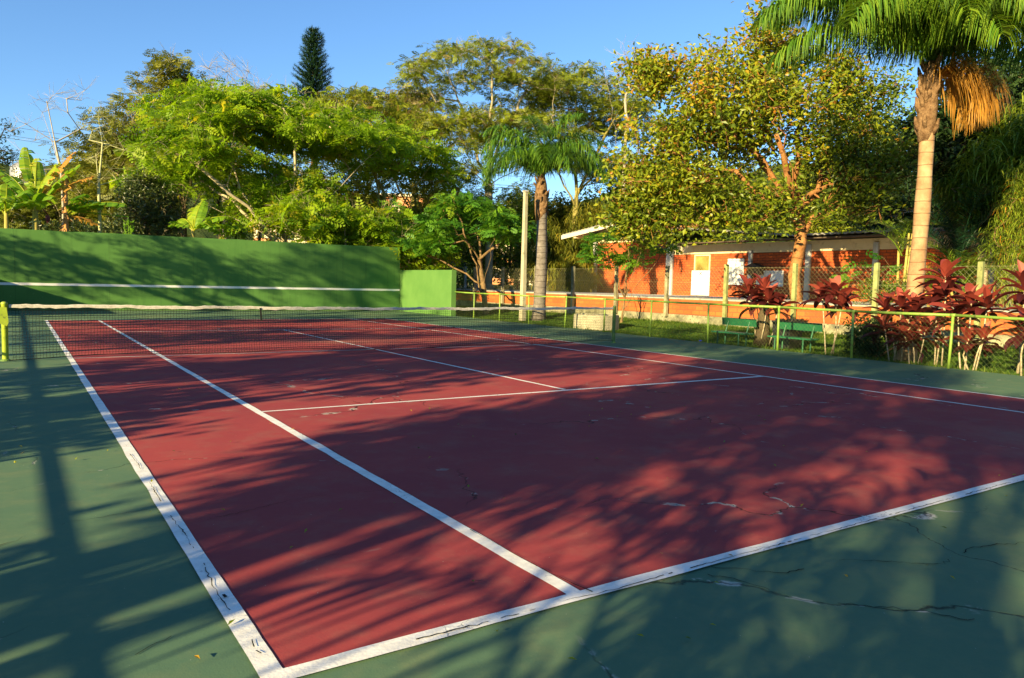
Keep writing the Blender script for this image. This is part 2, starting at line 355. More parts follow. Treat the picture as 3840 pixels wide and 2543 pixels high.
# ------------------------------------------------------------------ mesh helpers
class MB:
    """collects quads / tris and builds ONE mesh object"""
    def __init__(s): s.v = []; s.q = []; s.t = []; s.n = 0; s.at = []

    def add(s, v, q=None, t=None, at=None):
        v = np.asarray(v, float).reshape(-1, 3)
        if q is not None: s.q.append(np.asarray(q, int).reshape(-1, 4) + s.n)
        if t is not None: s.t.append(np.asarray(t, int).reshape(-1, 3) + s.n)
        s.v.append(v); s.n += len(v)
        s.at.append(np.full(len(v), .5) if at is None else np.broadcast_to(np.asarray(at, float), (len(v),)))
        return s

    def box(s, a, b):
        (x0, y0, z0), (x1, y1, z1) = a, b
        v = [(x0, y0, z0), (x1, y0, z0), (x1, y1, z0), (x0, y1, z0), (x0, y0, z1), (x1, y0, z1), (x1, y1, z1), (x0, y1, z1)]
        return s.add(v, [(0, 3, 2, 1), (4, 5, 6, 7), (0, 1, 5, 4), (1, 2, 6, 5), (2, 3, 7, 6), (3, 0, 4, 7)])

    def bbox(s, a, b, c=.01):
        """box with chamfered vertical and top edges"""
        (x0, y0, z0), (x1, y1, z1) = a, b
        ring = lambda k, z: [(x0 + k, y0, z), (x1 - k, y0, z), (x1, y0 + k, z), (x1, y1 - k, z), (x1 - k, y1, z), (x0 + k, y1, z), (x0, y1 - k, z), (x0, y0 + k, z)]
        def ins(z, k):
            return [(x0 + c + k, y0 + k, z), (x1 - c - k, y0 + k, z), (x1 - k, y0 + c + k, z), (x1 - k, y1 - c - k, z), (x1 - c - k, y1 - k, z), (x0 + c + k, y1 - k, z), (x0 + k, y1 - c - k, z), (x0 + k, y0 + c + k, z)]
        v = ring(c, z0) + ring(c, z1 - c) + ins(z1, c * .8)
        q = [(i + o, (i + 1) % 8 + o, (i + 1) % 8 + 8 + o, i + 8 + o) for o in (0, 8) for i in range(8)]
        q += [(16, 17, 22, 23)[::1], (17, 18, 21, 22), (18, 19, 20, 21)]
        q += [(7, 6, 1, 0), (6, 5, 2, 1), (5, 4, 3, 2)]
        return s.add(v, q)

    def bar(s, p0, p1, w, h=None, up=(0, 0, 1)):
        h = h or w; p0, p1 = np.array(p0, float), np.array(p1, float)
        d = (p1 - p0) / np.linalg.norm(p1 - p0); a = np.cross(d, up)
        if np.linalg.norm(a) < 1e-4: a = np.cross(d, (0, 1, 0))
        a /= np.linalg.norm(a); b = np.cross(a, d)
        o = [(-1, -1), (1, -1), (1, 1), (-1, 1)]
        v = [p + a * i * w / 2 + b * j * h / 2 for p in (p0, p1) for i, j in o]
        return s.add(v, [(0, 1, 5, 4), (1, 2, 6, 5), (2, 3, 7, 6), (3, 0, 4, 7), (3, 2, 1, 0), (4, 5, 6, 7)])

    def tube(s, pts, rad, k=8, at=None, cap=True):
        pts = np.asarray(pts, float); n = len(pts); rad = np.broadcast_to(np.asarray(rad, float), (n,))
        tg = np.gradient(pts, axis=0); tg /= np.linalg.norm(tg, axis=1, keepdims=True) + 1e-12
        ref = np.array([0, 0, 1.]) if abs(tg[0][2]) < .9 else np.array([1., 0, 0])
        a = np.cross(tg[0], ref); a /= np.linalg.norm(a); V = []
        th = np.arange(k) * 2 * math.pi / k
        for i in range(n):
            a = a - tg[i] * (a @ tg[i]); a /= np.linalg.norm(a); b = np.cross(tg[i], a)
            V.append(pts[i] + rad[i] * (np.cos(th)[:, None] * a + np.sin(th)[:, None] * b))
        V = np.concatenate(V); i = np.arange(k); j = (i + 1) % k
        q = np.concatenate([np.stack([o * k + i, o * k + j, (o + 1) * k + j, (o + 1) * k + i], 1) for o in range(n - 1)])
        t = None
        if cap:
            V = np.concatenate([V, pts[:1], pts[-1:]]); e = (n - 1) * k
            t = np.concatenate([np.stack([j, i, np.full(k, n * k)], 1), np.stack([e + i, e + j, np.full(k, n * k + 1)], 1)])
        return s.add(V, q, t, at)

    def frusta(s, p0, p1, r0, r1, k=4, at=None):
        p0, p1 = np.asarray(p0, float), np.asarray(p1, float); n = len(p0)
        if n == 0: return s
        d = p1 - p0; d /= np.linalg.norm(d, axis=1, keepdims=True) + 1e-9
        ref = np.where(np.abs(d[:, 2:3]) < .9, np.array([[0, 0, 1.]]), np.array([[1., 0, 0]]))
        a = np.cross(d, ref); a /= np.linalg.norm(a, axis=1, keepdims=True); b = np.cross(d, a)
        th = np.arange(k) * 2 * math.pi / k; c = np.cos(th)[None, :, None]; sn = np.sin(th)[None, :, None]
        o = c * a[:, None] + sn * b[:, None]
        r0 = np.broadcast_to(r0, (n,))[:, None, None]; r1 = np.broadcast_to(r1, (n,))[:, None, None]
        V = np.concatenate([p0[:, None] + o * r0, p1[:, None] + o * r1], 1).reshape(-1, 3)
        i = np.arange(k); j = (i + 1) % k; q = np.stack([i, j, k + j, k + i], 1)
        Q = (q[None] + (np.arange(n) * 2 * k)[:, None, None]).reshape(-1, 4)
        return s.add(V, Q, None, None if at is None else np.repeat(np.asarray(at), 2 * k))

    def lathe(s, prof, c, k=24):
        th = np.arange(k) * 2 * math.pi / k
        V = np.concatenate([np.stack([c[0] + r * np.cos(th), c[1] + r * np.sin(th), np.full(k, c[2] + z)], 1) for r, z in prof])
        i = np.arange(k); j = (i + 1) % k
        q = np.concatenate([np.stack([o * k + i, o * k + j, (o + 1) * k + j, (o + 1) * k + i], 1) for o in range(len(prof) - 1)])
        return s.add(V, q)

    def build(s, name, mat, parent=None, smooth=False):
        v = np.concatenate(s.v); at = np.concatenate(s.at)
        org = np.zeros(3)
        if parent is not None: org = np.array(ORG[parent.name])
        Q = np.concatenate(s.q) if s.q else np.zeros((0, 4), int); T = np.concatenate(s.t) if s.t else np.zeros((0, 3), int)
        me = bpy.data.meshes.new(name)
        me.vertices.add(len(v)); me.vertices.foreach_set('co', (v - org).astype(np.float32).ravel())
        loops = np.concatenate([Q.ravel(), T.ravel()]).astype(np.int32)
        me.loops.add(len(loops)); me.loops.foreach_set('vertex_index', loops)
        tot = np.concatenate([np.full(len(Q), 4), np.full(len(T), 3)]).astype(np.int32)
        st = np.concatenate([[0], np.cumsum(tot)[:-1]]).astype(np.int32)
        me.polygons.add(len(tot)); me.polygons.foreach_set('loop_start', st)
        try: me.polygons.foreach_set('loop_total', tot)
        except Exception: pass
        me.polygons.foreach_set('use_smooth', np.full(len(tot), bool(smooth)))
        a = me.attributes.new('t', 'FLOAT', 'POINT'); a.data.foreach_set('value', at.astype(np.float32))
        me.materials.append(MATS[mat]); me.update(calc_edges=True); me.validate()
        o = bpy.data.objects.new(name, me); COL.objects.link(o)
        ORG[o.name] = tuple(org)
        if parent is not None: o.parent = parent
        return o


ORG = {}


def thing(name, label, cat, loc, group=None):
    o = bpy.data.objects.new(name, None); COL.objects.link(o); o.empty_display_size = .2
    o.location = tuple(float(c) for c in loc); o['label'] = label; o['category'] = cat
    if group: o['group'] = group
    ORG[o.name] = tuple(float(c) for c in loc); return o


def tag(o, label, cat, group=None):
    """a thing that is one mesh: move its origin to its base"""
    me = o.data; n = len(me.vertices); co = np.zeros(n * 3, np.float32); me.vertices.foreach_get('co', co); co = co.reshape(-1, 3)
    b = np.array([(co[:, 0].min() + co[:, 0].max()) / 2, (co[:, 1].min() + co[:, 1].max()) / 2, co[:, 2].min()])
    me.vertices.foreach_set('co', (co - b).astype(np.float32).ravel()); o.location = tuple(float(x) for x in b)
    o['label'] = label; o['category'] = cat
    if group: o['group'] = group
    return o


def structure(o, kind='structure'): o['kind'] = kind; return o


def unit(a): return a / (np.linalg.norm(a, axis=-1, keepdims=True) + 1e-9)


# ------------------------------------------------------------------ foliage
def broad_leaves(mb, c, rng, L=.14, W=.07, upness=.5, droop=.2, t=None):
    n = len(c); a = rng.normal(size=(n, 3)); a[:, 2] = a[:, 2] * .6 - droop; a = unit(a)
    nn = rng.normal(size=(n, 3)) * .8; nn[:, 2] += upness * 2; sd = unit(np.cross(a, nn)); up = np.cross(sd, a)
    l = (L * rng.uniform(.45, 1.4, n))[:, None]; w = (W * rng.uniform(.7, 1.2, n))[:, None]
    V = np.stack([c - a * l / 2, c - a * l * .05 + sd * w / 2 + up * l * .10, c + a * l / 2 - up * l * .06, c - a * l * .05 - sd * w / 2 + up * l * .10], 1)
    tt = rng.uniform(0, 1, n) if t is None else np.clip(t, 0, 1)
    mb.add(V.reshape(-1, 3), np.arange(n * 4).reshape(-1, 4), None, np.repeat(tt, 4))


def feather_leaves(mb, c, rng, L=.42, out=None, pairs=6, pw=.10, pl=.34, t=None, droop=.5):
    """bipinnate sprays: a rachis with rows of narrow pinnae"""
    n = len(c); a = rng.normal(size=(n, 3)); a[:, 2] = a[:, 2] * .45 - .15
    if out is not None: a = a * .8 + out * 1.0
    a = unit(a); upv = np.array([0, 0, 1.]) + rng.normal(size=(n, 3)) * .7
    sd = unit(np.cross(a, upv)); up = np.cross(sd, a); l = L * rng.uniform(.7, 1.2, n)
    tt = rng.uniform(0, 1, n) if t is None else np.clip(t, 0, 1)
    s = np.linspace(.15, 1., pairs)
    base = c[:, None] + a[:, None] * (s[None, :, None] - .3) * l[:, None, None] + up[:, None] * ((.12 * s - droop * .55 * s * s)[None, :, None] * l[:, None, None])
    prof = np.sin(math.pi * (.18 + .72 * s)) * pl
    V = []; T = []
    for sg in (-1, 1):
        pd = unit(sd[:, None] * sg + a[:, None] * .55 - np.array([0, 0, 1.]) * .25 + rng.normal(size=(n, pairs, 3)) * .12)
        ll = (prof[None] * l[:, None])[..., None]; wd = unit(np.cross(pd, up[:, None] + 0 * pd)) * (pw * l[:, None, None] * .5)
        V.append(np.stack([base, base + pd * ll * .5 + wd, base + pd * ll, base + pd * ll * .5 - wd], 2))
        T.append(np.repeat(tt, pairs * 4))
    V = np.concatenate([x.reshape(-1, 3) for x in V]); mb.add(V, np.arange(len(V)).reshape(-1, 4), None, np.concatenate(T))


def strips(mb, base, dirs, L, W, rng, t=None, seg=3, droop=.6):
    """narrow drooping blades"""
    n = len(base); d = unit(dirs); side = unit(np.cross(d, np.array([0, 0, 1.]) + rng.normal(size=(n, 3)) * .2))
    L = np.broadcast_to(L, (n,)); W = np.broadcast_to(W, (n,)); p = base.copy(); rows = []
    for i in range(seg + 1):
        w = W * (1 - (i / seg) ** 2 * .9) * (.7 if i == 0 else 1) / 2
        rows.append(np.stack([p - side * w[:, None], p + side * w[:, None]], 1))
        if i < seg:
            p = p + d * (L / seg)[:, None]; d = unit(d + np.array([0, 0, -droop]) * (1.6 / seg))
    V = np.stack(rows, 1).reshape(-1, 3); o = (np.arange(n) * 2 * (seg + 1))[:, None, None]
    q = np.array([[2 * i, 2 * i + 1, 2 * i + 3, 2 * i + 2] for i in range(seg)])[None]
    tt = rng.uniform(0, 1, n) if t is None else np.clip(t, 0, 1)
    mb.add(V, (q + o).reshape(-1, 4), None, np.repeat(tt, 2 * (seg + 1)))


def skeleton(trunk, clusters, rng, r_trunk, r_tip, step=.6, jit=.12, rise=.3, start=.55):
    """limbs grown from a trunk polyline to every leaf cluster (nearest-branch joining), pipe-model radii"""
    trunk = np.asarray(trunk, float); pos = [trunk[0]]; par = [-1]
    for i in range(len(trunk) - 1):
        m = max(1, int(np.linalg.norm(trunk[i + 1] - trunk[i]) / step))
        for k in range(1, m + 1): pos.append(trunk[i] + (trunk[i + 1] - trunk[i]) * k / m); par.append(len(pos) - 2)
    nt = len(pos); first = int(nt * start); pos = list(pos)
    order = list(np.argsort(np.linalg.norm(clusters - trunk[-1], axis=1))); ends = {}
    npr = min(7, max(3, len(clusters) // 6)); pr_ = [order[len(order) // 2]]; D = np.linalg.norm(clusters - clusters[pr_[0]], axis=1)
    for _ in range(npr - 1):
        k = int(np.argmax(D)); pr_.append(k); D = np.minimum(D, np.linalg.norm(clusters - clusters[k], axis=1))
    prim = set(pr_); order = pr_ + [o for o in order if o not in prim]
    A = np.array(pos)
    for ci in order:
        c = clusters[ci]; d = np.linalg.norm(A - c, axis=1)
        cost = d * (1 + .5 * np.clip((A[:, 2] - c[2]) / (d + .1), 0, 1)); cost[:first] += 1e3
        b = int(np.argmin(cost)) if ci not in prim else int(rng.integers(first, nt)); p = A[b]; L = d[b]; m = max(1, int(round(L / step)))
        new = []; prev = b
        for k in range(1, m + 1):
            f = k / m; q = p + (c - p) * f; q = q + np.array([0, 0, rise * L * .35 * math.sin(math.pi * f)])
            if k < m: q = q + rng.normal(size=3) * jit * step
            new.append(q); par.append(prev); prev = len(par) - 1
        A = np.concatenate([A, np.array(new)]); ends[ci] = len(A) - 1
    n = len(A); w = np.zeros(n)
    for e in ends.values(): w[e] += 1
    w[w == 0] = 0
    for i in range(n - 1, 0, -1): w[par[i]] += w[i]
    w = np.maximum(w, 1); p = math.log(r_trunk / r_tip) / math.log(max(w[0], 2))
    r = r_tip * w ** p
    ztop = A[nt - 1][2]
    par = np.array(par); i = np.arange(1, n)
    return A, par, np.minimum(r[par[i]], r[i] * 1.3), r


def limbs(mb, A, par, r0, r, k=5):
    i = np.arange(1, len(A)); big = r[i] > .05
    for sel, kk in ((big, max(k, 7)), (~big, 4)):
        j = i[sel]; mb.frusta(A[par[j]], A[j] + (A[j] - A[par[j]]) * .06, r0[sel], r[j], kk)


def ellipsoid_pts(rng, n, c, rad, shell=.5):
    d = unit(rng.normal(size=(n, 3))); rr = rng.uniform(shell, 1, n)[:, None] * (1 + .09 * np.clip(rng.normal(size=(n, 1)), -2, 2))
    return np.asarray(c) + d * rr * np.asarray(rad)


def dome_pts(rng, n, c, R, H, layers=3, low=.25):
    """flat pads of an umbrella crown"""
    rho = np.sqrt(rng.uniform(0, 1, n)); th = rng.uniform(0, 2 * math.pi, n)
    z = H * (1 - rho ** 2 * .8) * np.where(rng.uniform(0, 1, n) < .7, 1, rng.uniform(low, .9, n)) + rng.normal(size=n) * .06 * H
    return np.asarray(c) + np.stack([rho * R * np.cos(th), rho * R * np.sin(th), z], 1)


def scatter(rng, clusters, per, spread, tvar=.25, tbase=None):
    n = len(clusters); per = np.maximum(1, rng.poisson(per, n)); idx = np.repeat(np.arange(n), per)
    g = np.clip(rng.normal(size=(len(idx), 3)), -1.7, 1.7) * np.asarray(spread)
    cb = rng.uniform(.25, .7, n) if tbase is None else tbase
    return clusters[idx] + g, cb[idx] + rng.normal(size=len(idx)) * tvar, idx, g


def add_twigs(mb, A, idx, clusters, rng, per=6, L=.6, r=.008, spread=1., up=.4, k=3):
    n = len(clusters) * per; c = np.repeat(clusters, per, 0); d = rng.normal(size=(n, 3)); d[:, 2] = d[:, 2] * .6 + up
    d = unit(d) * (L * rng.uniform(.5, 1.2, n))[:, None]; mid = c + d * .5 + rng.normal(size=(n, 3)) * L * .06
    mb.frusta(c, mid, r, r * .8, k); mb.frusta(mid, c + d, r * .8, r * .35, k)
    e = unit(d + rng.normal(size=(n, 3)) * L * .6) * (L * .45); mb.frusta(mid, mid + e, r * .7, r * .3, k)


def tree(name, label, cat, trunk, clusters, rng, r_trunk, r_tip, bark, leafm, kind, per, spread, L, W=.07, group=None,
         step=.6, jit=.12, rise=.3, start=.55, twigs=0, tw_len=.6, tw_r=.008, tbase=None, droop=.3, pairs=6, upness=.5, extra=None, pl=.36, pw=.15):
    root = thing(name, label, cat, trunk[0], group)
    A, par, r0, r = skeleton(trunk, clusters, rng, r_trunk, r_tip, step, jit, rise, start)
    mb = MB(); limbs(mb, A, par, r0, r)
    # root flare
    b = np.asarray(trunk[0]); mb.tube([b - (0, 0, .15), b + (0, 0, .02), b + (np.asarray(trunk[1]) - b) * .12], [r_trunk * 1.5, r_trunk * 1.35, r_trunk * 1.0], 9)
    if twigs: add_twigs(mb, A, None, clusters, rng, twigs, tw_len, tw_r)
    mb.build('trunk', bark, root, True)
    if leafm:
        lb = MB(); c, t, idx, g = scatter(rng, clusters, per, spread, .22, tbase)
        if kind == 'broad': broad_leaves(lb, c, rng, L, W, upness, droop, t)
        elif kind == 'feather':
            o = g.copy(); o[:, 2] *= .2; feather_leaves(lb, c, rng, L, unit(o), pairs, pw, pl, t, droop)
        elif kind == 'hang':
            d = rng.normal(size=c.shape); d[:, 2] = d[:, 2] * .5 - .2; strips(lb, c, d, L * rng.uniform(.6, 1.3, len(c)), W, rng, t, 3, 1.2)
        lb.build('crown', leafm, root)
    if extra: extra(root)
    return root


# ------------------------------------------------------------------ ground, court
def smooth(x, a, b):
    t = np.clip((x - a) / (b - a), 0, 1); return t * t * (3 - 2 * t)


def ground_z(x, y):
    z = -.06 + .0 * x
    z = np.where(x > 14.9, -.06 - .05 * smooth(x, 14.9, 15.4) + .25 * smooth(x, 15.8, 20), z)
    up = np.maximum(smooth(x, 20.02, 20.12), smooth(y, 36., 41.1) * smooth(x, 4., 14.) + smooth(y, 33, 41) * (1 - smooth(x, 4., 14.)))
    far = np.maximum(smooth(x, 29, 70), smooth(y, 41, 80)) * .30
    return z * (1 - up) + up * 1.0 + far


gx = np.unique(np.concatenate([[-1500, -700, -300, -150, -80, -50, -30, -20, -12, -8], np.arange(-6, 14, 2.), np.arange(14, 20, .25), [20.02, 20.05, 20.08, 20.12, 20.3], np.arange(21, 50, 1.), np.arange(50, 100, 5.), [120, 160, 220, 300, 500, 900, 1500]]))
gy = np.unique(np.concatenate([[-1500, -600, -250, -100, -50, -30, -20], np.arange(-12, 50, .5), np.arange(50, 120, 5.), [140, 180, 240, 350, 600, 1000, 1500]]))
XX, YY = np.meshgrid(gx, gy); ZZ = ground_z(XX, YY) + np.where((XX > 15) & (XX < 19.8), np.random.default_rng(3).normal(size=XX.shape) * .012, 0)
nx = len(gx); ny = len(gy)
ii, jj = np.meshgrid(np.arange(nx - 1), np.arange(ny - 1)); k0 = (jj * nx + ii).ravel()
gb = MB(); gb.add(np.stack([XX.ravel(), YY.ravel(), ZZ.ravel()], 1), np.stack([k0, k0 + 1, k0 + 1 + nx, k0 + nx], 1))
structure(gb.build('ground', 'ground', None, True))
RX = lambda y: 14.33 + (y - 4.8) * (14.95 - 14.33) / (25.7 - 4.8)     # the railing line on the right
# dry sports field beyond the walls: a sheet just over the ground
fb = MB(); xs = np.arange(6, 141, 3.); ys = np.arange(42, 190, 3.); FX, FY = np.meshgrid(xs, ys); n1 = len(xs)
ii, jj = np.meshgrid(np.arange(n1 - 1), np.arange(len(ys) - 1)); k0 = (jj * n1 + ii).ravel()
fb.add(np.stack([FX.ravel(), FY.ravel(), ground_z(FX, FY).ravel() + .03], 1), np.stack([k0, k0 + 1, k0 + 1 + n1, k0 + n1], 1))
structure(fb.build('field', 'field', None, True))

cs = MB(); yy = np.linspace(-14, 30.6, 60); er = np.random.default_rng(5)
edge = RX(yy) + .10 + er.normal(size=60) * .025
pts = [(-3.95, y, 0.) for y in yy] + [(e, y, 0.) for e, y in zip(edge, yy)] + [(e + .01, y, -.12) for e, y in zip(edge, yy)]
cs.add(pts, [(i, i + 60, i + 61, i + 1) for i in range(59)] + [(i + 60, i + 120, i + 121, i + 61) for i in range(59)])
structure(cs.build('court_apron', 'court_green'))
rb = MB(); rb.add([(0, 0.05, .004), (10.97, .05, .004), (10.97, 23.77, .004), (0, 23.77, .004)], [(0, 1, 2, 3)])
structure(rb.build('court_surface', 'court_red'))


def strip_line(mb, p0, p1, w0, w1, z=.008, rag=.004, seed=0):
    r = np.random.default_rng(seed); p0, p1 = np.array(p0, float), np.array(p1, float); L = np.linalg.norm(p1 - p0)
    n = int(L / .12) + 2; f = np.linspace(0, 1, n)[:, None]; c = p0 + (p1 - p0) * f; d = (p1 - p0) / L; s = np.array([d[1], -d[0]])
    w = (w0 + (w1 - w0) * f)
    def jag(): return np.convolve(r.normal(size=n + 2), [.3, .4, .3], 'valid')[:, None] * rag
    a = c - s * (w / 2 + jag()); b = c + s * (w / 2 + jag())
    V = np.concatenate([np.c_[a, np.full(n, z)], np.c_[b, np.full(n, z)]]); i = np.arange(n - 1)
    mb.add(V, np.stack([i, i + 1, n + i + 1, n + i], 1))


lb = MB()
strip_line(lb, (-.003, .015), (.0, 23.77), .088, .075, seed=1)        # left doubles
strip_line(lb, (1.38, .095), (1.375, 23.74), .082, .07, seed=2)       # left singles
strip_line(lb, (5.485, 5.53), (5.44, 18.25), .062, .05, seed=3)       # centre
strip_line(lb, (9.555, .10), (9.545, 23.74), .062, .06, rag=.002, seed=4)
strip_line(lb, (10.935, .06), (10.93, 23.77), .06, .06, rag=.002, seed=5)
strip_line(lb, (-.045, .06), (11.0, .06), .088, .085, z=.0105, seed=6)           # near baseline
strip_line(lb, (1.42, 5.50), (9.52, 5.44), .045, .085, z=.0065, rag=.002, seed=7)
strip_line(lb, (.04, 11.93), (10.9, 11.93), .045, .05, z=.0065, rag=.003, seed=8)
strip_line(lb, (1.42, 18.29), (9.52, 18.29), .05, .05, z=.0065, rag=.003, seed=9)
strip_line(lb, (-.04, 23.80), (10.97, 23.80), .06, .06, z=.0105, rag=.003, seed=10)
structure(lb.build('court_lines', 'line_paint'))


def crack(mb, pts, w, z, seed, step=.03, amp=.012, gap=.18):
    r = np.random.default_rng(seed); pts = np.array(pts, float); out = []
    for a, b in zip(pts[:-1], pts[1:]):
        n = max(2, int(np.linalg.norm(b - a) / step)); out += [a + (b - a) * k / n for k in range(n)]
    out.append(pts[-1]); c = np.array(out); n = len(c); wk = np.cumsum(r.normal(size=n)); wk -= np.linspace(wk[0], wk[-1], n)
    d = np.gradient(c, axis=0); d /= np.linalg.norm(d, axis=1, keepdims=True) + 1e-9; s = np.stack([d[:, 1], -d[:, 0]], 1)
    c = c + s * (amp * (np.clip(wk, -4, 4) * .25 + r.normal(size=n) * .25))[:, None]
    ww = w * np.clip(np.convolve(r.uniform(-.3, 1.4, n + 4), np.ones(5) / 5, 'valid') , .05, 2)
    V = np.concatenate([np.c_[c - s * ww[:, None] / 2, np.full(n, z)], np.c_[c + s * ww[:, None] / 2, np.full(n, z)]])
    keep = np.array([i for i in range(n - 1) if math.sin(i * .21 + seed) + r.normal() * .3 > -1 + gap * 3])
    mb.add(V, np.stack([keep, keep + 1, n + keep + 1, n + keep], 1))


cb = MB()
crack(cb, [(.55, .055), (1.30, .05), (1.46, .04), (2.2, .05), (3.4, .045), (4.8, .05), (6.3, .045), (8.5, .05)], .008, .0135, 1, gap=.06)
crack(cb, [(1.455, .06), (1.42, .35), (1.41, .7), (1.41, 1.1)], .009, .0135, 2, amp=.006, gap=.0)
crack(cb, [(.0, .25), (.005, .6), (-.01, 1.0), (.01, 1.6), (0, 2.3), (.01, 3.2), (-.01, 4.4)], .008, .0135, 3, gap=.2)
crack(cb, [(-.02, .74), (.01, .80), (.0, .87)], .014, .0138, 4, gap=0)
crack(cb, [(1.40, 3.0), (1.42, 3.6), (1.41, 4.3)], .006, .0135, 5, gap=.25)
crack(cb, [(2.55, 5.6), (2.35, 6.8), (2.0, 8.3), (1.75, 9.6), (1.6, 11.0)], .012, .0095, 6, amp=.02, gap=.15)
crack(cb, [(2.2, .01), (2.45, -.22), (2.9, -.3), (3.3, -.62), (3.75, -.55), (4.4, -.75)], .008, .0045, 7, amp=.03, gap=.12)
crack(cb, [(2.1, -.05), (2.25, -.45), (2.55, -.75), (2.75, -1.0)], .008, .0045, 8, amp=.03, gap=.12)
crack(cb, [(-.4, .5), (-.2, .62), (-.05, .7)], .006, .0045, 9, gap=.1)
crack(cb, [(-1.6, 2.2), (-.9, 2.0), (-.5, 2.35), (-.1, 2.4)], .006, .0045, 10, amp=.03, gap=.1)
crack(cb, [(.1, 2.0), (.7, 2.2), (1.3, 2.1)], .005, .0085, 11, amp=.03, gap=.1)
structure(cb.build('court_cracks', 'crack_dark'))

# ------------------------------------------------------------------ practice wall and its wings
root = thing('practice_wall', 'long tall green practice wall with a white net line painted across it', 'wall', (5.4, 30.82, 0))
b = MB()
nn = 40; xs = np.linspace(-3.75, 14.73, nn); tr = np.random.default_rng(9)
zt = 3.0 + .05 * (xs + 3) / 18 + tr.normal(size=nn) * .006
V = [(x, 30.7, -.05) for x in xs] + [(x, 30.7, z) for x, z in zip(xs, zt)] + [(x, 30.95, z) for x, z in zip(xs, zt)] + [(x, 30.95, -.05) for x in xs]
q = [(i + o, i + 1 + o, i + 1 + nn + o, i + nn + o) for o in (0, nn, 2 * nn) for i in range(nn - 1)]
q += [(0, nn, 2 * nn, 3 * nn), (nn - 1, 4 * nn - 1, 3 * nn - 1, 2 * nn - 1)]
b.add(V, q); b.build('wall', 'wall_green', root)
b = MB(); n = 60; xs = np.linspace(-3.74, 14.72, n); z0 = .985 + .025 * (xs + 3) / 18
V = [(x, 30.694, z - .045 + tr.normal() * .003) for x, z in zip(xs, z0)] + [(x, 30.694, z + .045 + tr.normal() * .003) for x, z in zip(xs, z0)]
b.add(V, [(i, i + 1, i + 1 + n, i + n) for i in range(n - 1)]); b.build('net_line', 'white_paint', root)
b = MB(); b.bbox((14.75, 25.6, -.05), (15.0, 30.95, 1.97), .012)
tag(b.build('side_wall', 'wall_green_pale'), 'low pale green side wall at the right end of the tall practice wall', 'wall')
b = MB(); b.bbox((-4.05, 25.6, -.05), (-3.8, 30.95, 1.97), .012)
tag(b.build('side_wall', 'wall_green_pale'), 'low green side wall outside the left edge that shades the foot of the practice wall', 'wall')

# ------------------------------------------------------------------ net
root = thing('tennis_net', 'black mesh tennis net with a worn white top tape across the court', 'net', (5.485, 11.885, 0))
nr = np.random.default_rng(11)
top = lambda x: .885 - .03 * np.sin(math.pi * np.clip((x + .86) / 12.7, 0, 1)) + .006 * np.sin(x * 3.1) + .004 * np.sin(x * 9)
bot = lambda x: .035 + .022 * np.sin(x * 1.7 + 1) + .02 * np.sin(x * .63) + .05 * np.exp(-((x - 8.7) / .9) ** 2)
yo = lambda x, f: 11.885 + .05 * np.sin(x * 1.3) * (1 - f) ** 1 + .03 * np.sin(x * 3.7 + f * 4) * (1 - f) - .05 * (1 - f) ** 2
xv = np.arange(-.80, 11.84, .046); fr = np.linspace(0, 1, 20)
PX = np.repeat(xv[:, None], 20, 1) + nr.normal(size=(len(xv), 20)) * .003; F = np.repeat(fr[None], len(xv), 0)
PZ = bot(PX) + (top(PX) - .03 - bot(PX)) * F + nr.normal(size=PX.shape) * .003; PY = yo(PX, F)
NP = np.stack([PX, PY, PZ], -1)
b = MB(); b.frusta(NP[:, :-1].reshape(-1, 3), NP[:, 1:].reshape(-1, 3), .0029, .0029, 3)
b.frusta(NP[:-1].reshape(-1, 3), NP[1:].reshape(-1, 3), .0029, .0029, 3)
b.build('mesh', 'net_cord', root)
b = MB(); xs = np.linspace(-.84, 11.87, 160)
b.tube(np.stack([xs, yo(xs, 0), bot(xs)], 1), .006, 5); b.build('bottom_cord', 'net_cord', root)
b = MB(); b.tube(np.stack([xs[75:140], yo(xs[75:140], .75), bot(xs[75:140]) * .25 + top(xs[75:140]) * .70], 1), .0045, 4); b.build('lacing', 'net_cord', root)
b = MB(); zc = top(xs) + nr.normal(size=160) * .003; h = .027 + nr.normal(size=160) * .003
ring = []
for dy, dz in ((-.010, -1), (-.012, .6), (-.004, 1), (.004, 1), (.012, .6), (.010, -1)): ring.append(np.stack([xs, yo(xs, 1) + dy, zc + dz * h], 1))
R = np.stack(ring, 1).reshape(-1, 3); i = np.arange(159)[:, None]; k = np.arange(6)[None]; kn = (k + 1) % 6
b.add(R, np.stack([i * 6 + k, i * 6 + kn, (i + 1) * 6 + kn, (i + 1) * 6 + k], -1).reshape(-1, 4)); b.build('top_tape', 'net_tape', root)
b = MB(); b.bar((3.1, 11.868, .86), (3.12, 11.868, .62), .035, .006, (0, 1, 0)); b.build('strap', 'net_cord', root)


def net_post(x, label, mat, plate):
    root = thing('net_post', label, 'post', (x, 11.885, 0), 'posts holding the tennis net')
    b = MB(); b.lathe([(.045, 0), (.045, .90), (.048, .905), (.048, .93), (.03, .945), (0, .95)], (x, 11.885, 0), 14); b.build('pole', mat, root, True)
    b = MB(); b.lathe([(.075, 0), (.075, .012), (.05, .03), (.045, .03)], (x, 11.885, 0), 14); b.build('base_collar', 'post_dark', root)
    if plate:
        b = MB(); yy = 11.83
        V = [(x - .10, yy, .86), (x + .03, yy, .86), (x + .055, yy, .62), (x + .03, yy, .56), (x - .06, yy, .60)]
        V += [(a, yy - .02, c) for a, _, c in V]
        b.add(V, [(0, 1, 6, 5), (1, 2, 7, 6), (2, 3, 8, 7), (3, 4, 9, 8), (4, 0, 5, 9), (5, 6, 7, 8)], [(5, 8, 9), (0, 2, 1), (0, 3, 2), (0, 4, 3)])
        b.build('winder_plate', mat, root)
    return root


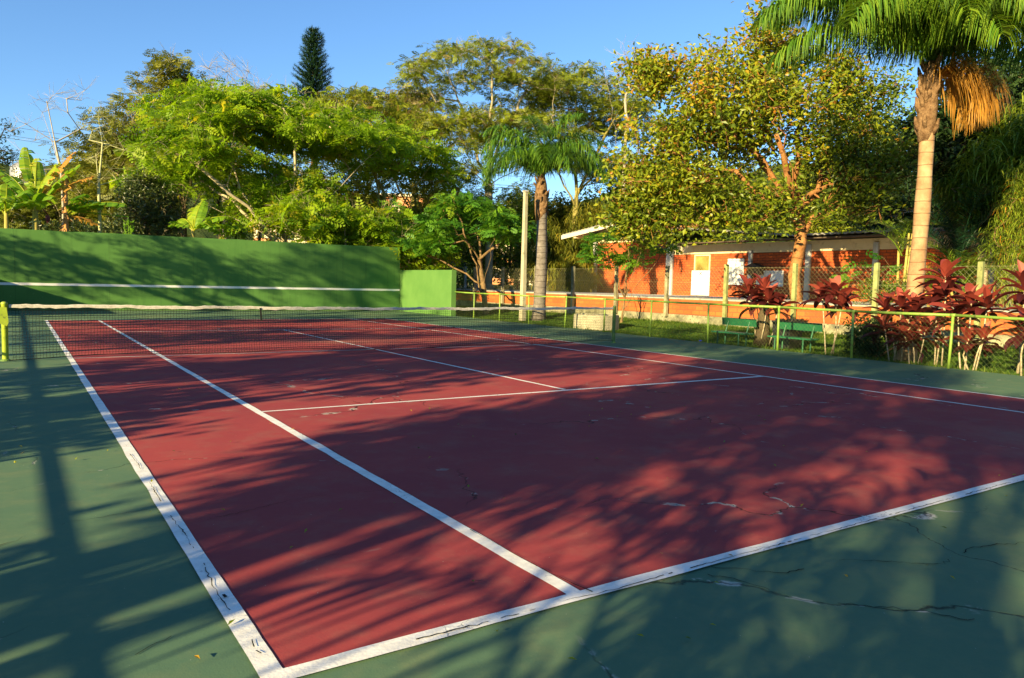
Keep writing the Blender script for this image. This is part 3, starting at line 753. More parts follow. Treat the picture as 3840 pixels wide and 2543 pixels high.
net_post(-.90, 'lime green net post with an angled winder plate at the left edge of the court', 'post_lime', True)
net_post(11.92, 'dull green net post on the right beside the grass', 'post_dark', False)

# ------------------------------------------------------------------ pipe railings with mesh
def diamond_mesh(mb, p0, p1, z0, z1, pitch, r):
    """chain link between two ground points, one straight run"""
    p0, p1 = np.array(p0, float), np.array(p1, float); L = np.linalg.norm(p1 - p0); H = z1 - z0; d = (p1 - p0) / L
    A = []; B = []
    for sgn in (1, -1):
        for s in np.arange(-H, L + H, pitch):
            a, c = s, s + H * sgn if sgn > 0 else s - H
            za, zc = z0, z1
            if sgn < 0: a, c = s + H, s
            lo, hi = 0., L
            def clip(a, za, c, zc):
                t0, t1 = 0., 1.
                if abs(c - a) > 1e-9:
                    for lim, less in ((0., True), (L, False)):
                        t = (lim - a) / (c - a)
                        inc = c > a
                        if (less and inc) or (not less and not inc): t0 = max(t0, t)
                        else: t1 = min(t1, t)
                return t0, t1
            t0, t1 = clip(a, za, c, zc)
            if t1 - t0 < .02: continue
            q = lambda t: np.array([*(p0 + d * (a + (c - a) * t)), za + (zc - za) * t])
            A.append(q(t0)); B.append(q(t1))
    mb.frusta(np.array(A), np.array(B), r, r, 3)


posts_y = [25.7, 23.9, 21.85, 19.75, 17.55, 15.45, 13.3, 11.1, 8.85, 6.93, 4.82, 2.7, .6, -1.5]
root = thing('pipe_railing', 'long waist high green pipe railing with wire mesh between the court and the grass', 'railing', (14.6, 12, 0))
rr = np.random.default_rng(21); tops = []
for y in posts_y:
    x = RX(y) + rr.normal() * .02; z = 1.03 + rr.normal() * .008; tops.append((x, y, z))
    lx, ly = rr.normal(size=2) * .008
    b = MB(); b.tube([(x + lx * 3, y + ly * 3, -.08), (x + lx, y + ly, .5), (x, y, z - .01)], .027, 10)
    b.build('post', 'pipe_green', root, True)
b = MB()
for a, c in zip(tops[:-1], tops[1:]):
    a, c = np.array(a), np.array(c); b.tube([a, (a + c) / 2 - (0, 0, .006), c], .030, 10)
for t in tops[1:-1]:
    t = np.array(t); d = (np.array(tops[0]) - np.array(tops[-1])); d /= np.linalg.norm(d); b.tube([t - d * .05, t + d * .05], .034, 10)
b.build('top_rail', 'pipe_green', root, True)
b = MB()
for a, c in zip(tops[:-1], tops[1:]): diamond_mesh(b, (a[0] + .035, a[1]), (c[0] + .035, c[1]), .0, 1.0, .10, .0013)
b.build('wire_mesh', 'wire_green', root)
root = thing('pipe_railing', 'green pipe railing along the left side of the court that throws a straight shadow line', 'railing', (-3.85, 8, 0))
b = MB(); b.tube([(-3.85, -8, 1.06), (-3.85, 8, 1.05), (-3.85, 25.6, 1.05)], .026, 10); b.build('top_rail', 'pipe_green', root, True)
for y in np.arange(-7, 25.6, 2.5):
    b = MB(); b.tube([(-3.85, y, -.05), (-3.85, y, 1.05)], .028, 8); b.build('post', 'pipe_green', root, True)

# ------------------------------------------------------------------ low brick wall, terrace, posts and chain link
root = thing('brick_wall', 'low orange brick garden wall on a stained concrete footing beside the grass', 'wall', (20, 16, 0))
b = MB(); b.box((19.93, -8, .46), (20.12, 38.5, 1.02)); b.build('brickwork', 'brick_low', root)
b = MB(); b.box((19.88, -8, -.1), (20.10, 38.5, .455)); b.build('footing', 'concrete_moss_shade', root)
b = MB(); b.bbox((19.90, -8, 1.023), (20.16, 38.5, 1.07), .01); b.build('coping', 'concrete', root)
root = thing('brick_wall', 'second low brick wall farther back between the grass and the playground', 'wall', (26, 41, 0))
b = MB(); b.box((14.5, 40.95, -.1), (45, 41.15, 1.0)); b.build('brickwork', 'brick_back', root)
b = MB(); b.bbox((14.5, 40.92, 1.003), (45, 41.18, 1.05), .01); b.build('coping', 'concrete', root)
tb = MB(); tb.box((20.17, 4, .8), (29.0, 34.2, 1.065)); structure(tb.build('terrace', 'terrace'))

root = thing('chain_link_fence', 'chain link fence on square concrete posts standing along the orange garden wall', 'fence', (19.9, 15, .4))
pr = np.random.default_rng(31)
for i, y in enumerate([32.2, 29.4, 26.5, 23.66, 20.8, 17.93, 15.1, 12.35, 9.66, 6.88, 4.0, 1.2]):
    z = 2.30 + pr.normal() * .02; lean = pr.normal(size=2) * .01; w = .13
    b = MB(); x0 = 19.80
    b.bbox((x0 - w / 2, y - w / 2, .35), (x0 + w / 2, y + w / 2, z), .012)
    b.build('post', 'lichen_post' if y < 16 else 'concrete_moss_shade', root)  # farther posts take a darker concrete that stands in for shade on them
b = MB(); diamond_mesh(b, (19.80, -1), (19.80, 32.2), 1.1, 2.2, .15, .0022)
for z in (1.12, 1.66, 2.18): b.tube([(19.80, -1, z), (19.80, 15, z - .01), (19.80, 32.2, z)], .0022, 3)
b.build('wire_mesh', 'wire', root)
root = thing('chain_link_fence', 'farther row of grey concrete fence posts with wire in front of the playground', 'fence', (26, 40.9, 1.0))
for x in (21.32, 23.13, 24.22, 25.14, 27.13, 29.1, 31.0, 32.97, 34.9):
    b = MB(); b.bbox((x - .07, 40.82, .5), (x + .07, 40.95, 2.48 + pr.normal() * .02), .012); b.build('post', 'concrete_post', root)
b = MB(); diamond_mesh(b, (20.5, 40.88), (35, 40.88), 1.06, 2.4, .18, .002)
b.build('wire_mesh', 'wire', root)

# ------------------------------------------------------------------ brick clubhouse
FX0 = 28.5
root = thing('brick_building', 'orange brick clubhouse with cream gable and grey columns behind the garden wall', 'building', (FX0, 20, 1.06))
b = MB()
W = [(4, 19.25), (20.75, 21.5), (22.5, 23.6), (24.7, 32.4)]
for y0, y1 in W: b.box((FX0, y0, 1.0), (FX0 + .3, y1, 3.2 if y1 < 26 else 3.2))
b.box((FX0, 26.6, 3.2), (FX0 + .3, 32.4, 4.0)); b.box((FX0, 21.5, 1.0), (FX0 + .3, 22.5, 1.66)); b.box((FX0, 21.5, 2.93), (FX0 + .3, 22.5, 3.2))
b.box((FX0, 19.25, 1.0), (FX0 + .3, 20.75, 1.62)); b.box((FX0, 19.25, 2.35), (FX0 + .3, 20.75, 3.2)); b.box((FX0, 23.6, 3.18), (FX0 + .3, 24.7, 3.2))
b.box((FX0 + .3, 32.1, 1.0), (FX0 + 8, 32.4, 4.0))
b.build('brick_wall', 'brick_facade', root)
b = MB(); b.box((FX0 - .02, 4, 3.203), (FX0 + .3, 23.4, 3.66)); b.box((FX0 - .02, 23.4, 3.203), (FX0 + .3, 26.6, 3.66))
V = [(FX0 - .02, 26.6, 4.003), (FX0 - .02, 32.4, 4.003), (FX0 - .02, 32.4, 4.72), (FX0 - .02, 30.2, 4.92), (FX0 - .02, 26.6, 4.62)]
V += [(FX0 + .3, y, z) for _, y, z in V]
b.add(V, [(0, 4, 3, 2)[::1], (5, 6, 7, 8), (0, 5, 9, 4), (1, 2, 7, 6), (0, 1, 6, 5)], [(0, 2, 1), (5, 8, 9)])
b.build('plaster_band', 'cream_plaster', root)
for y0, y1, zt in ((32.42, 32.75, 4.1), (26.15, 26.62, 4.05), (21.0, 21.2, 3.3), (17.85, 18.1, 3.5), (14.75, 14.97, 3.5), (10.4, 10.6, 3.5)):
    b = MB(); b.bbox((FX0 - .12, y0, 1.0), (FX0 - .003, y1, zt), .012); b.build('column', 'column_grey', root)
# roof: corrugated sheets, ridge towards the court
rb_ = MB(); ny_ = 300; ys = np.linspace(3, 34.4, ny_)
zr = np.where(ys > 30.2, 5.02 - (ys - 30.2) * .115, 5.02 - (30.2 - ys) * .095); zr = np.maximum(zr, 3.86)
cor = .028 * np.sin(ys * 2 * math.pi / .30); V = []
for x, lift in ((27.25, 0.), (29.5, .0), (37.0, 0.)): V += [(x, y, z + c + lift) for y, z, c in zip(ys, zr, cor)]
for x in (27.25, 37.0): V += [(x, y, z + c - .06) for y, z, c in zip(ys, zr, cor)]
i = np.arange(ny_ - 1)
q = [np.stack([i + o * ny_, i + 1 + o * ny_, i + 1 + (o + 1) * ny_, i + (o + 1) * ny_], 1) for o in (0, 1)]
q.append(np.stack([i + 3 * ny_, i + 1 + 3 * ny_, i + 1, i], 1)); q.append(np.stack([i + 3 * ny_, i + 4 * ny_, i + 1 + 4 * ny_, i + 1 + 3 * ny_], 1))
rb_.add(V, np.concatenate(q)); roof = rb_.build('roof', 'roof_fibre', root)
b = MB()
sel = lambda y: (5.02 - (y - 30.2) * .115 if y > 30.2 else 5.02 - (30.2 - y) * .095)
for y0, y1 in ((34.4, 30.2), (30.2, 25.0)):
    b.add([(27.20, y0, sel(y0) - .30), (27.20, y1, sel(y1) - .30), (27.20, y1, sel(y1) - .065), (27.20, y0, sel(y0) - .065),
           (27.245, y0, sel(y0) - .30), (27.245, y1, sel(y1) - .30), (27.245, y1, sel(y1) - .065), (27.245, y0, sel(y0) - .065)],
          [(0, 3, 2, 1), (4, 5, 6, 7), (0, 1, 5, 4), (2, 3, 7, 6), (1, 2, 6, 5), (0, 4, 7, 3)])
b.build('fascia', 'fascia_white', root)
b = MB(); b.add([(27.26, 3.2, 3.72), (27.26, 25, 3.72), (28.47, 25, 3.70), (28.47, 3.2, 3.70)], [(0, 1, 2, 3)])
b.box((27.3, 3.2, 3.66), (27.38, 25, 3.715)); b.build('soffit', 'soffit_dark', root)
b = MB()
for y in (33.2, 30.2, 26.4):
    b = MB(); b.bbox((27.3, y - .09, sel(y) - .40), (28.4, y + .09, sel(y) - .07), .01); b.build('beam', 'cream_plaster', root)
# door
dr = MB(); y0, y1 = 23.62, 24.68
for a, c in (((FX0 - .03, y0, 1.08), (FX0 + .1, y0 + .07, 3.17)), ((FX0 - .03, y1 - .07, 1.08), (FX0 + .1, y1, 3.17)), ((FX0 - .03, y0 + .07, 3.10), (FX0 + .1, y1 - .07, 3.17))): dr.box(a, c)
dr.box((FX0 - .02, y0 + .07, 2.28), (FX0 + .06, y1 - .07, 2.35)); door = dr.build('door', 'frame_cream', root)
b = MB(); b.box((FX0 + .03, y0 + .07, 2.35), (FX0 + .05, y1 - .07, 3.10)); b.build('glass', 'glass_amber', door)
b = MB(); b.bbox((FX0 - .10, y0 - .06, 1.10), (FX0 - .035, y1 + .08, 2.36), .01); b.build('half_panel', 'door_white', door)
b = MB(); b.box((FX0 - .115, 23.98, 2.08), (FX0 - .104, 24.27, 2.34)); sg = b.build('notice', 'white_paint', door)
b = MB(); b.bar((FX0 - .12, 24.04, 2.13), (FX0 - .12, 24.21, 2.29), .03, .006, (1, 0, 0)); b.bar((FX0 - .124, 24.21, 2.13), (FX0 - .124, 24.04, 2.29), .03, .006, (1, 0, 0)); b.build('red_cross', 'play_red', sg) if False else b.build('notice_mark', 'play_red', door)
# windows
for (a, c, z0, z1) in ((21.5, 22.5, 1.66, 2.93), (19.25, 20.75, 1.62, 2.35)):
    b = MB()
    for p, q_ in (((FX0 - .02, a, z0), (FX0 + .1, a + .07, z1)), ((FX0 - .02, c - .07, z0), (FX0 + .1, c, z1)), ((FX0 - .02, a + .07, z0), (FX0 + .1, c - .07, z0 + .07)), ((FX0 - .02, a + .07, z1 - .07), (FX0 + .1, c - .07, z1)), ((FX0 - .015, (a + c) / 2 - .03, z0 + .07), (FX0 + .09, (a + c) / 2 + .03, z1 - .07))): b.box(p, q_)
    w = b.build('window', 'white_paint', root); b = MB(); b.box((FX0 + .03, a + .07, z0 + .07), (FX0 + .05, c - .07, z1 - .07)); b.build('pane', 'door_white', w)
b = MB(); b.box((FX0 - .30, 20.35, 2.15), (FX0 - .003, 21.05, 2.50)); bx = b.build('wall_cabinet', 'wood_box', root)
b = MB(); b.add([(FX0 - .42, 20.2, 2.505), (FX0 - .42, 21.2, 2.505), (FX0 - .42, 20.7, 2.70), (FX0 + .0, 20.2, 2.505), (FX0 + .0, 21.2, 2.505), (FX0 + .0, 20.7, 2.70)], [(0, 3, 5, 2), (1, 2, 5, 4), (0, 1, 4, 3)], [(0, 2, 1), (3, 4, 5)]); b.build('cabinet_roof', 'soffit_dark', bx)

# ------------------------------------------------------------------ grass, planter, benches, bin
gb = MB(); gr = np.random.default_rng(41); n = 26000
gy_ = gr.uniform(1.5, 36, n); gx_ = RX(gy_) + .12 + gr.uniform(0, 1, n) ** 1.0 * (19.85 - RX(gy_))
ok = np.ones(n, bool); base = np.stack([gx_, gy_, ground_z(gx_, gy_) - .01], 1); kk = 4
bb = np.repeat(base, kk, 0) + gr.normal(size=(n * kk, 3)) * (.035, .035, 0); dd = gr.normal(size=(n * kk, 3)) * .5; dd[:, 2] = 1
hh = gr.uniform(.04, .11, n * kk); strips(gb, bb, dd, hh, .012, gr, np.repeat(gr.uniform(.1, .8, n), kk) + gr.normal(size=n * kk) * .15, 2, .5)
# longer weeds along the court edge and the wall foot
n = 900; gy_ = gr.uniform(1.5, 30, n); sd_ = gr.uniform(0, 1, n) < .5; gx_ = np.where(sd_, RX(gy_) + .2 + gr.exponential(.15, n), 19.75 - gr.exponential(.12, n))
base = np.stack([gx_, gy_, ground_z(gx_, gy_) - .01], 1); bb = np.repeat(base, 7, 0) + gr.normal(size=(n * 7, 3)) * (.05, .05, 0)
dd = gr.normal(size=(n * 7, 3)) * .6; dd[:, 2] = .9; strips(gb, bb, dd, gr.uniform(.08, .24, n * 7), .018, gr, None, 3, .9)
structure(gb.build('grass', 'leaf_grass'), 'stuff')

pc = np.array([16.25, 17.75, -.02])
root = thing('planter_ring', 'round concrete well ring half filled with rubble standing on the grass', 'planter', pc)
b = MB(); b.lathe([(.80, -.05), (.79, .44), (.77, .46), (.70, .46), (.68, .44), (.68, .25)], pc, 40); b.build('ring', 'concrete_pale', root, False)
b = MB(); rk = np.random.default_rng(5)
for _ in range(34):
    a, r_ = rk.uniform(0, 6.28), rk.uniform(0, .56); s = rk.uniform(.06, .17); c = pc + (r_ * math.cos(a), r_ * math.sin(a), .34 + rk.uniform(0, .12))
    d = unit(rk.normal(size=(14, 3))) * s * rk.uniform(.7, 1.1, (14, 1)) * (1, 1, .7)
    import bmesh as _bm
    bm = _bm.new(); [bm.verts.new(c + x) for x in d]; _bm.ops.convex_hull(bm, input=bm.verts[:])
    bm.verts.ensure_lookup_table(); bm.verts.index_update()
    b.add([v.co[:] for v in bm.verts], None, [[v.index for v in f.verts] for f in bm.faces if len(f.verts) == 3]); bm.free()
b.build('rubble', 'concrete_pale', root)


def bench(x, y0, y1, label):
    z = float(ground_z(np.array(x), np.array(y0)))
    root = thing('park_bench', label, 'bench', (x, (y0 + y1) / 2, z), 'green benches behind the railing')
    b = MB(); b.bbox((x - .20, y0, z + .36), (x - .03, y1, z + .395), .008); b.bbox((x - .01, y0, z + .36), (x + .17, y1, z + .395), .008); b.build('seat', 'bench_green', root)
    b = MB(); b.bar((x + .25, y0, z + .66), (x + .25, y1, z + .66), .03, .20, (-.15, 0, 1)); b.build('backrest', 'bench_green', root)
    for y in (y0 + .22, y1 - .22):
        b = MB(); b.tube([(x - .17, y, z - .03), (x - .17, y, z + .365)], .02, 7); b.build('leg', 'bench_green', root)
        b = MB(); b.tube([(x + .13, y, z - .03), (x + .14, y, z + .37), (x + .27, y, z + .75)], .02, 7); b.build('leg', 'bench_green', root)
    return root


bench(15.4, 10.45, 11.6, 'green bench partly hidden by the red leaved clump and tree stump')
bench(15.4, 8.5, 9.75, 'green bench standing beside the black bin')
bx0 = np.array([16.15, 9.85]); z = float(ground_z(bx0[0:1], bx0[1:2])[0])
root = thing('litter_bin', 'square black litter bin behind the green bench', 'bin', (bx0[0], bx0[1], z))
b = MB(); c = .27
prof = [(c * .92, 0), (c, .70), (c * 1.05, .70), (c * 1.05, .75), (c * .95, .75), (c * .95, .60)]
V = []
for w, h in prof: V += [(bx0[0] - w, bx0[1] - w, z + h), (bx0[0] + w, bx0[1] - w, z + h), (bx0[0] + w, bx0[1] + w, z + h), (bx0[0] - w, bx0[1] + w, z + h)]
b.add(V, [(o * 4 + i, o * 4 + (i + 1) % 4, o * 4 + 4 + (i + 1) % 4, o * 4 + 4 + i) for o in range(5) for i in range(4)] + [(20, 21, 22, 23)]); b.build('box', 'bin_black', root)
b = MB()
for i in range(14):
    a = i / 14 * 6.283; b.bar((bx0[0] + c * .9 * math.cos(a), bx0[1] + c * .9 * math.sin(a), z + .72), (bx0[0] + c * 1.02 * math.cos(a + .2), bx0[1] + c * 1.02 * math.sin(a + .2), z + .80), .12, .01)
b.build('bag', 'bin_black', root)
b = MB(); p = np.array([RX(11.35) - .02, 11.3, .03]); b.add(p + np.array([(-.06, 0, 0), (.05, .01, .015), (.08, .06, .0), (-.02, .08, .02), (.0, .03, .03)]), None, [(0, 1, 4), (1, 2, 4), (2, 3, 4), (3, 0, 4)])
tag(b.build('plastic_scrap', 'litter_blue'), 'scrap of blue plastic at the foot of a railing post', 'litter')

fr_ = np.random.default_rng(77); n = 170; b = MB()
c = np.stack([fr_.uniform(-3.5, 14, n), fr_.uniform(-2.0, 16, n) ** 1.0, np.full(n, .019)], 1); c[:90, 0] = fr_.uniform(-2, 6, 90); c[:90, 1] = fr_.uniform(-1.8, 5, 90)
broad_leaves(b, c, fr_, .035, .018, 3., 0.); v_ = np.concatenate(b.v); v_[:, 2] = np.clip(v_[:, 2], .0125, .03); b.v = [v_]
structure(b.build('fallen_leaves', 'leaf_broad'), 'stuff')

# concrete light pole
pc = G(1208, 30.1)
pc = np.array([16.53, 22.76, -.05])


def light_pole(pc, label, H=5.2):
    root = thing('light_pole', label, 'pole', pc, 'concrete light poles beside the court')
    b = MB()
    for (z0, z1, w0, w1) in ((0, .55, .118, .114), (.55, H, .10, .075)):
        V = []
        for z_, w in ((z0, w0), (z1, w1)):
            k = w * .8; V += [(pc[0] + a, pc[1] + c, pc[2] + z_) for a, c in ((-k, -w), (k, -w), (w, -k), (w, k), (k, w), (-k, w), (-w, k), (-w, -k))]
        b.add(V, [(i, (i + 1) % 8, 8 + (i + 1) % 8, 8 + i) for i in range(8)] + [(8, 9, 14, 15), (9, 10, 13, 14), (10, 11, 12, 13)])
    b.build('shaft', 'concrete_pale', root)
    b = MB(); b.bbox((pc[0] - .1, pc[1] - .1, pc[2] + H), (pc[0] + .1, pc[1] + .1, pc[2] + H + .06), .01); b.build('cap', 'concrete', root)


light_pole(pc, 'square pale concrete light pole beside the small palm')

# ------------------------------------------------------------------ palms
def frond(mb_r, mb_l, base, az, el, L, droop, rng, n=64, leaf=.75, w=.03, plume=.5, hang=1.0, t0=.5, seg=3, power=1.4, k0=.10):
    """rachis arching from base; az, el in radians"""
    S = 26; s = np.linspace(0, 1, S); e = el - droop * s ** power
    d = np.stack([np.cos(az) * np.cos(e), np.sin(az) * np.cos(e), np.sin(e)], 1)
    p = base + np.concatenate([np.zeros((1, 3)), np.cumsum(d[:-1] * (L / (S - 1)), 0)])
    mb_r.tube(p, .028 * (1 - s * .85), 5)
    ls = np.linspace(k0, .995, n) + rng.normal(size=n) * .004; ls = np.clip(ls, 0, 1)
    pp = np.stack([np.interp(ls, s, p[:, i]) for i in range(3)], 1); td = unit(np.stack([np.interp(ls, s, d[:, i]) for i in range(3)], 1))
    sv = np.array([-math.sin(az), math.cos(az), 0]); up = np.cross(sv, td); up = unit(-up) if np.mean(np.cross(sv, td)[:, 2]) < 0 else unit(up)
    ll = leaf * np.sin(math.pi * (.22 + .66 * ls)) * rng.uniform(.85, 1.1, n)
    for sg in (-1, 1):
        dr = sv * sg * .9 + td * .55 + up * (.25 + rng.normal(size=(n, 1)) * plume)
        strips(mb_l, pp, dr, ll, w, rng, t0 + rng.normal(size=n) * .2, seg, hang)


AZR = math.atan2(RT[1], RT[0])      # azimuth of the picture's right


def palm(label, base, top, r0, r1, fr_list, bark, leafm, rng, L=3.6, leaf=.75, n=64, w=.03, boots=14, dead=None, group=None, name='palm_tree', hang=1.0, plume=.5, sleeve=.8, swell=1.2, fbase=.35):
    root = thing(name, label, 'palm', base, group); base, top = np.array(base, float), np.array(top, float)
    f = np.linspace(0, 1, 14)[:, None]; pts = base + (top - base) * f + np.array([RT[0], RT[1], 0]) * (.10 * np.sin(f * math.pi)) * np.linalg.norm(top - base) * .12
    rad = r0 + (r1 - r0) * f[:, 0]; rad = rad * (1 + .035 * np.sin(np.arange(14) * 1.9) + rng.normal(size=14) * .012); rad[0] *= 1.25; b = MB(); pts[0, 2] -= .1; b.tube(pts, rad, 18); b.build('trunk', bark, root, True)
    # fibrous sleeve and old leaf bases under the crown
    b = MB(); ax = unit(top - base); q = [top - ax * sleeve + ax * sleeve * 1.5 * k / 5 for k in range(6)]
    b.tube(q, [r1 * 1.0, r1 * swell, r1 * swell * 1.08, r1 * swell, r1 * swell * .85, r1 * .6], 14)
    for i in range(boots):
        a = rng.uniform(0, 6.28); zt = rng.uniform(0, 1); p = top - ax * sleeve * (1 - zt * 1.4); o = np.array([math.cos(a), math.sin(a), 0])
        b.tube([p + o * r1 * .8, p + o * r1 * 1.5 + (0, 0, .18), p + o * r1 * 1.7 + (0, 0, .42 * rng.uniform(.5, 1))], [.06, .05, .02], 5)
    b.build('crownshaft', 'palm_fibre', root, True)
    for it in fr_list:
        az, el, ln, dp = it[:4]; t0 = it[4] if len(it) > 4 else .5
        br, bl = MB(), MB(); frond(br, bl, top + ax * sleeve * fbase, AZR + az * D2R, el * D2R, L * ln, dp * D2R, rng, n, leaf, w, plume, hang, t0)
        bl.v = br.v + bl.v; off = br.n; bl.q = br.q + [x + off for x in bl.q]; bl.t = br.t; bl.at = br.at + bl.at; bl.n += off
        bl.build('frond', leafm, root)
    for it in dead or []:
        az, el, ln, dp = it[:4]
        br, bl = MB(), MB(); frond(br, bl, top + ax * sleeve * .1, AZR + az * D2R, el * D2R, L * ln, dp * D2R, rng, n, leaf, w * .9, .55, 2.6, .5, 3, 1.1)
        bl.v = br.v + bl.v; off = br.n; bl.q = br.q + [x + off for x in bl.q]; bl.t = br.t; bl.at = br.at + bl.at; bl.n += off
        o = bl.build('frond', 'leaf_palm_dead', root); o['label'] = 'dead orange frond hanging down'
    return root


pr = np.random.default_rng(51)
fl = [(180, 52, 1.15, 98, .6), (190, 44, 1.2, 92, .65), (172, 58, 1.1, 105, .5), (203, 62, 1.1, 120, .6), (184, 30, 1.0, 80, .6), (196, 70, 1.1, 130, .7), (165, 66, 1.1, 120, .4), (215, 45, 1.0, 110, .7), (178, 74, 1.2, 125, .6),
      (270, 78, .9, 165, .75), (255, 60, .85, 140, .8), (288, 64, .85, 150, .7), (240, 58, .95, 130, .7), (305, 58, .95, 135, .4), (275, 48, .7, 130, .75),
      (0, 55, 1.2, 105, .1), (10, 45, 1.25, 92, .1), (350, 68, 1.2, 125, .1), (338, 50, 1.1, 110, .15), (20, 36, 1.15, 85, .1), (355, 36, 1.2, 85, .1), (325, 64, 1.1, 130, .25), (5, 72, 1.3, 120, .1), (15, 60, 1.3, 105, .1),  # low last values paint the crown's backlit side as darker leaf colour
      (90, 66, 1.1, 120, .3), (60, 60, 1.1, 115, .2), (120, 60, 1.1, 115, .3), (40, 72, 1.2, 125, .1), (145, 72, 1.2, 125, .4)]
palm('tall palm with pale ringed leaning trunk and dead orange fronds at the right', (16.13, 6.65, -.05), P(2149, 205, 17.2), .185, .15, fl, 'palm_ringed', 'leaf_palm', pr,
     4.0, 1.35, 150, .034, 34, plume=.25, hang=2.4, dead=[(357, 50, .48, 165), (350, 38, .4, 155)], sleeve=1.25, swell=1.3, fbase=.5)
fl = [(180, 62, 1.0, 150), (200, 78, 1.15, 150), (165, 45, .95, 125), (225, 60, 1.0, 150), (270, 75, .9, 165), (300, 55, .9, 140), (330, 72, 1.1, 150), (355, 58, 1.1, 150), (185, 82, 1.15, 120), (0, 80, 1.15, 130), (160, 75, 1.1, 140), (30, 70, 1.05, 150),
      (20, 60, 1.05, 130), (60, 75, 1.1, 130), (100, 70, 1.05, 130), (140, 60, 1.1, 130), (250, 85, 1.1, 110), (80, 86, 1.15, 95), (310, 84, 1.15, 100)]
palm('small green palm with a thick grey brown trunk beside the concrete light pole', (17.29, 22.69, -.05), P(1252, 440, 31.3), .27, .20, fl, 'palm_grey', 'leaf_palm', np.random.default_rng(52),
     3.25, .9, 120, .04, 18, hang=1.5, sleeve=1.3, swell=1.3)
# arecas and other palms behind the wall at the right
ar = np.random.default_rng(53)


def clump_palm(label, base, H, nf, L, leafm, rng, leaf=.5, n=44, w=.025, hang=.45, group=None, elr=(35, 85), t0=.5):
    root = thing('areca_palm', label, 'palm', base, group); base = np.array(base, float)
    b = MB()
    for i in range(max(3, nf // 4)):
        a = rng.uniform(0, 6.28); o = np.array([math.cos(a), math.sin(a), 0]) * .15
        b.tube([base + o, base + o * 1.3 + (0, 0, H * .5), base + o * 1.8 + (0, 0, H)], [.05, .045, .03], 7)
    b.build('stem', 'banana_stem', root, True)
    for i in range(nf):
        br, bl = MB(), MB(); az = i / nf * 2 * math.pi * 1.618 * 3 + rng.uniform(-.3, .3); el = rng.uniform(*elr)
        frond(br, bl, base + (0, 0, H * rng.uniform(.7, 1)), az, el * D2R, L * rng.uniform(.75, 1.1), rng.uniform(60, 110) * D2R, rng, n, leaf, w, .15, hang, t0, 2)
        bl.v = br.v + bl.v; off = br.n; bl.q = br.q + [x + off for x in bl.q]; bl.t = br.t; bl.at = br.at + bl.at; bl.n += off
        bl.build('frond', leafm, root)
    return root


clump_palm('bright young areca palm glowing in the sun behind the tall red leaved plants', G(2225, 21.6, 1.0), .6, 16, 1.9, 'leaf_palm_bright', ar, .5, 36, .03)
clump_palm('small bright areca palm low behind the leaning ringed trunk', G(2165, 21.8, 1.0), .5, 12, 1.4, 'leaf_palm_bright', ar, .4, 30, .028)
clump_palm('dark feather palm in deep shade behind the ringed palm trunk', G(2215, 23.6, 1.0), 1.6, 12, 2.9, 'leaf_palm_dark', ar, .75, 50, .035, .3)
clump_palm('dark broad feather palm in shade at the right edge under the hanging green fronds', G(2325, 24.2, 1.0), 1.8, 12, 2.8, 'leaf_palm_dark', ar, .8, 50, .04, .3)
clump_palm('pale green fan of palm fronds left of the ringed trunk', G(2082, 23.6, 1.0), 2.3, 8, 1.4, 'leaf_palm_bright', ar, .45, 36, .03, .2, t0=.2)


# ------------------------------------------------------------------ cordylines
def lance_leaf(mb, base, az, el, L, W, droop, rng, t, seg=6, fold=.25):
    s = np.linspace(0, 1, seg + 1); e = el - droop * s ** 1.3
    d = np.stack([np.cos(az) * np.cos(e), np.sin(az) * np.cos(e), np.sin(e)], 1)
    p = base + np.concatenate([np.zeros((1, 3)), np.cumsum(d[:-1] * (L / seg), 0)])
    sv = np.array([-math.sin(az), math.cos(az), 0]); up = np.cross(d, sv); up = up * np.sign(up[:, 2:3] + 1e-6)
    w = W * np.sin(math.pi * np.clip(.06 + .94 * s, 0, 1)) ** .7 * (1 + rng.normal() * .05); w[0] = W * .14; w[-1] = .002
    tw = rng.normal() * .25
    a = p + (sv * math.cos(tw) + up * math.sin(tw)) * w[:, None] / 2 + up * (fold * w)[:, None]; b = p - (sv * math.cos(tw) + up * math.sin(tw)) * w[:, None] / 2 + up * (fold * w)[:, None]
    V = np.stack([a, p, b], 1).reshape(-1, 3); q = []
    for i in range(seg): o = 3 * i; q += [(o, o + 1, o + 4, o + 3), (o + 1, o + 2, o + 5, o + 4)]
    mb.add(V, q, None, t)


def cordyline(heads, label, base, rng, leafm='leaf_cordyline', L=.55, W=.17, n=19):
    """heads: list of (x, y, z) tops of single stems"""
    root = thing('cordyline', label, 'plant', base, 'red leaved cordylines behind the railing')
    for h in heads:
        h = np.array(h, float); g = np.array([base[0] + (h[0] - base[0]) * .25 + rng.normal() * .06, base[1] + (h[1] - base[1]) * .25 + rng.normal() * .06, base[2] - .05])
        mid = (g + h) / 2 + rng.normal(size=3) * .04; b = MB(); b.tube([g, mid, h], [.018, .015, .014], 6); b.build('stem', 'cord_stem', root, True)
        b = MB()
        for i in range(n):
            u = i / n; az = i * 2.4 + rng.uniform(-.3, .3); el = (78 - 85 * (1 - u) ** .8 + rng.normal() * 8) * D2R
            lance_leaf(b, h - np.array([0, 0, .22 * (1 - u)]), az, el, L * rng.uniform(.8, 1.15) * (1 if u < .85 else .8), W * rng.uniform(.8, 1.15), rng.uniform(20, 85) * D2R * (1.2 - u * .7), rng, np.clip(.15 + .75 * u ** 1.5 + rng.normal() * .18, 0, 1))
        b.build('leaves', leafm, root)
    return root


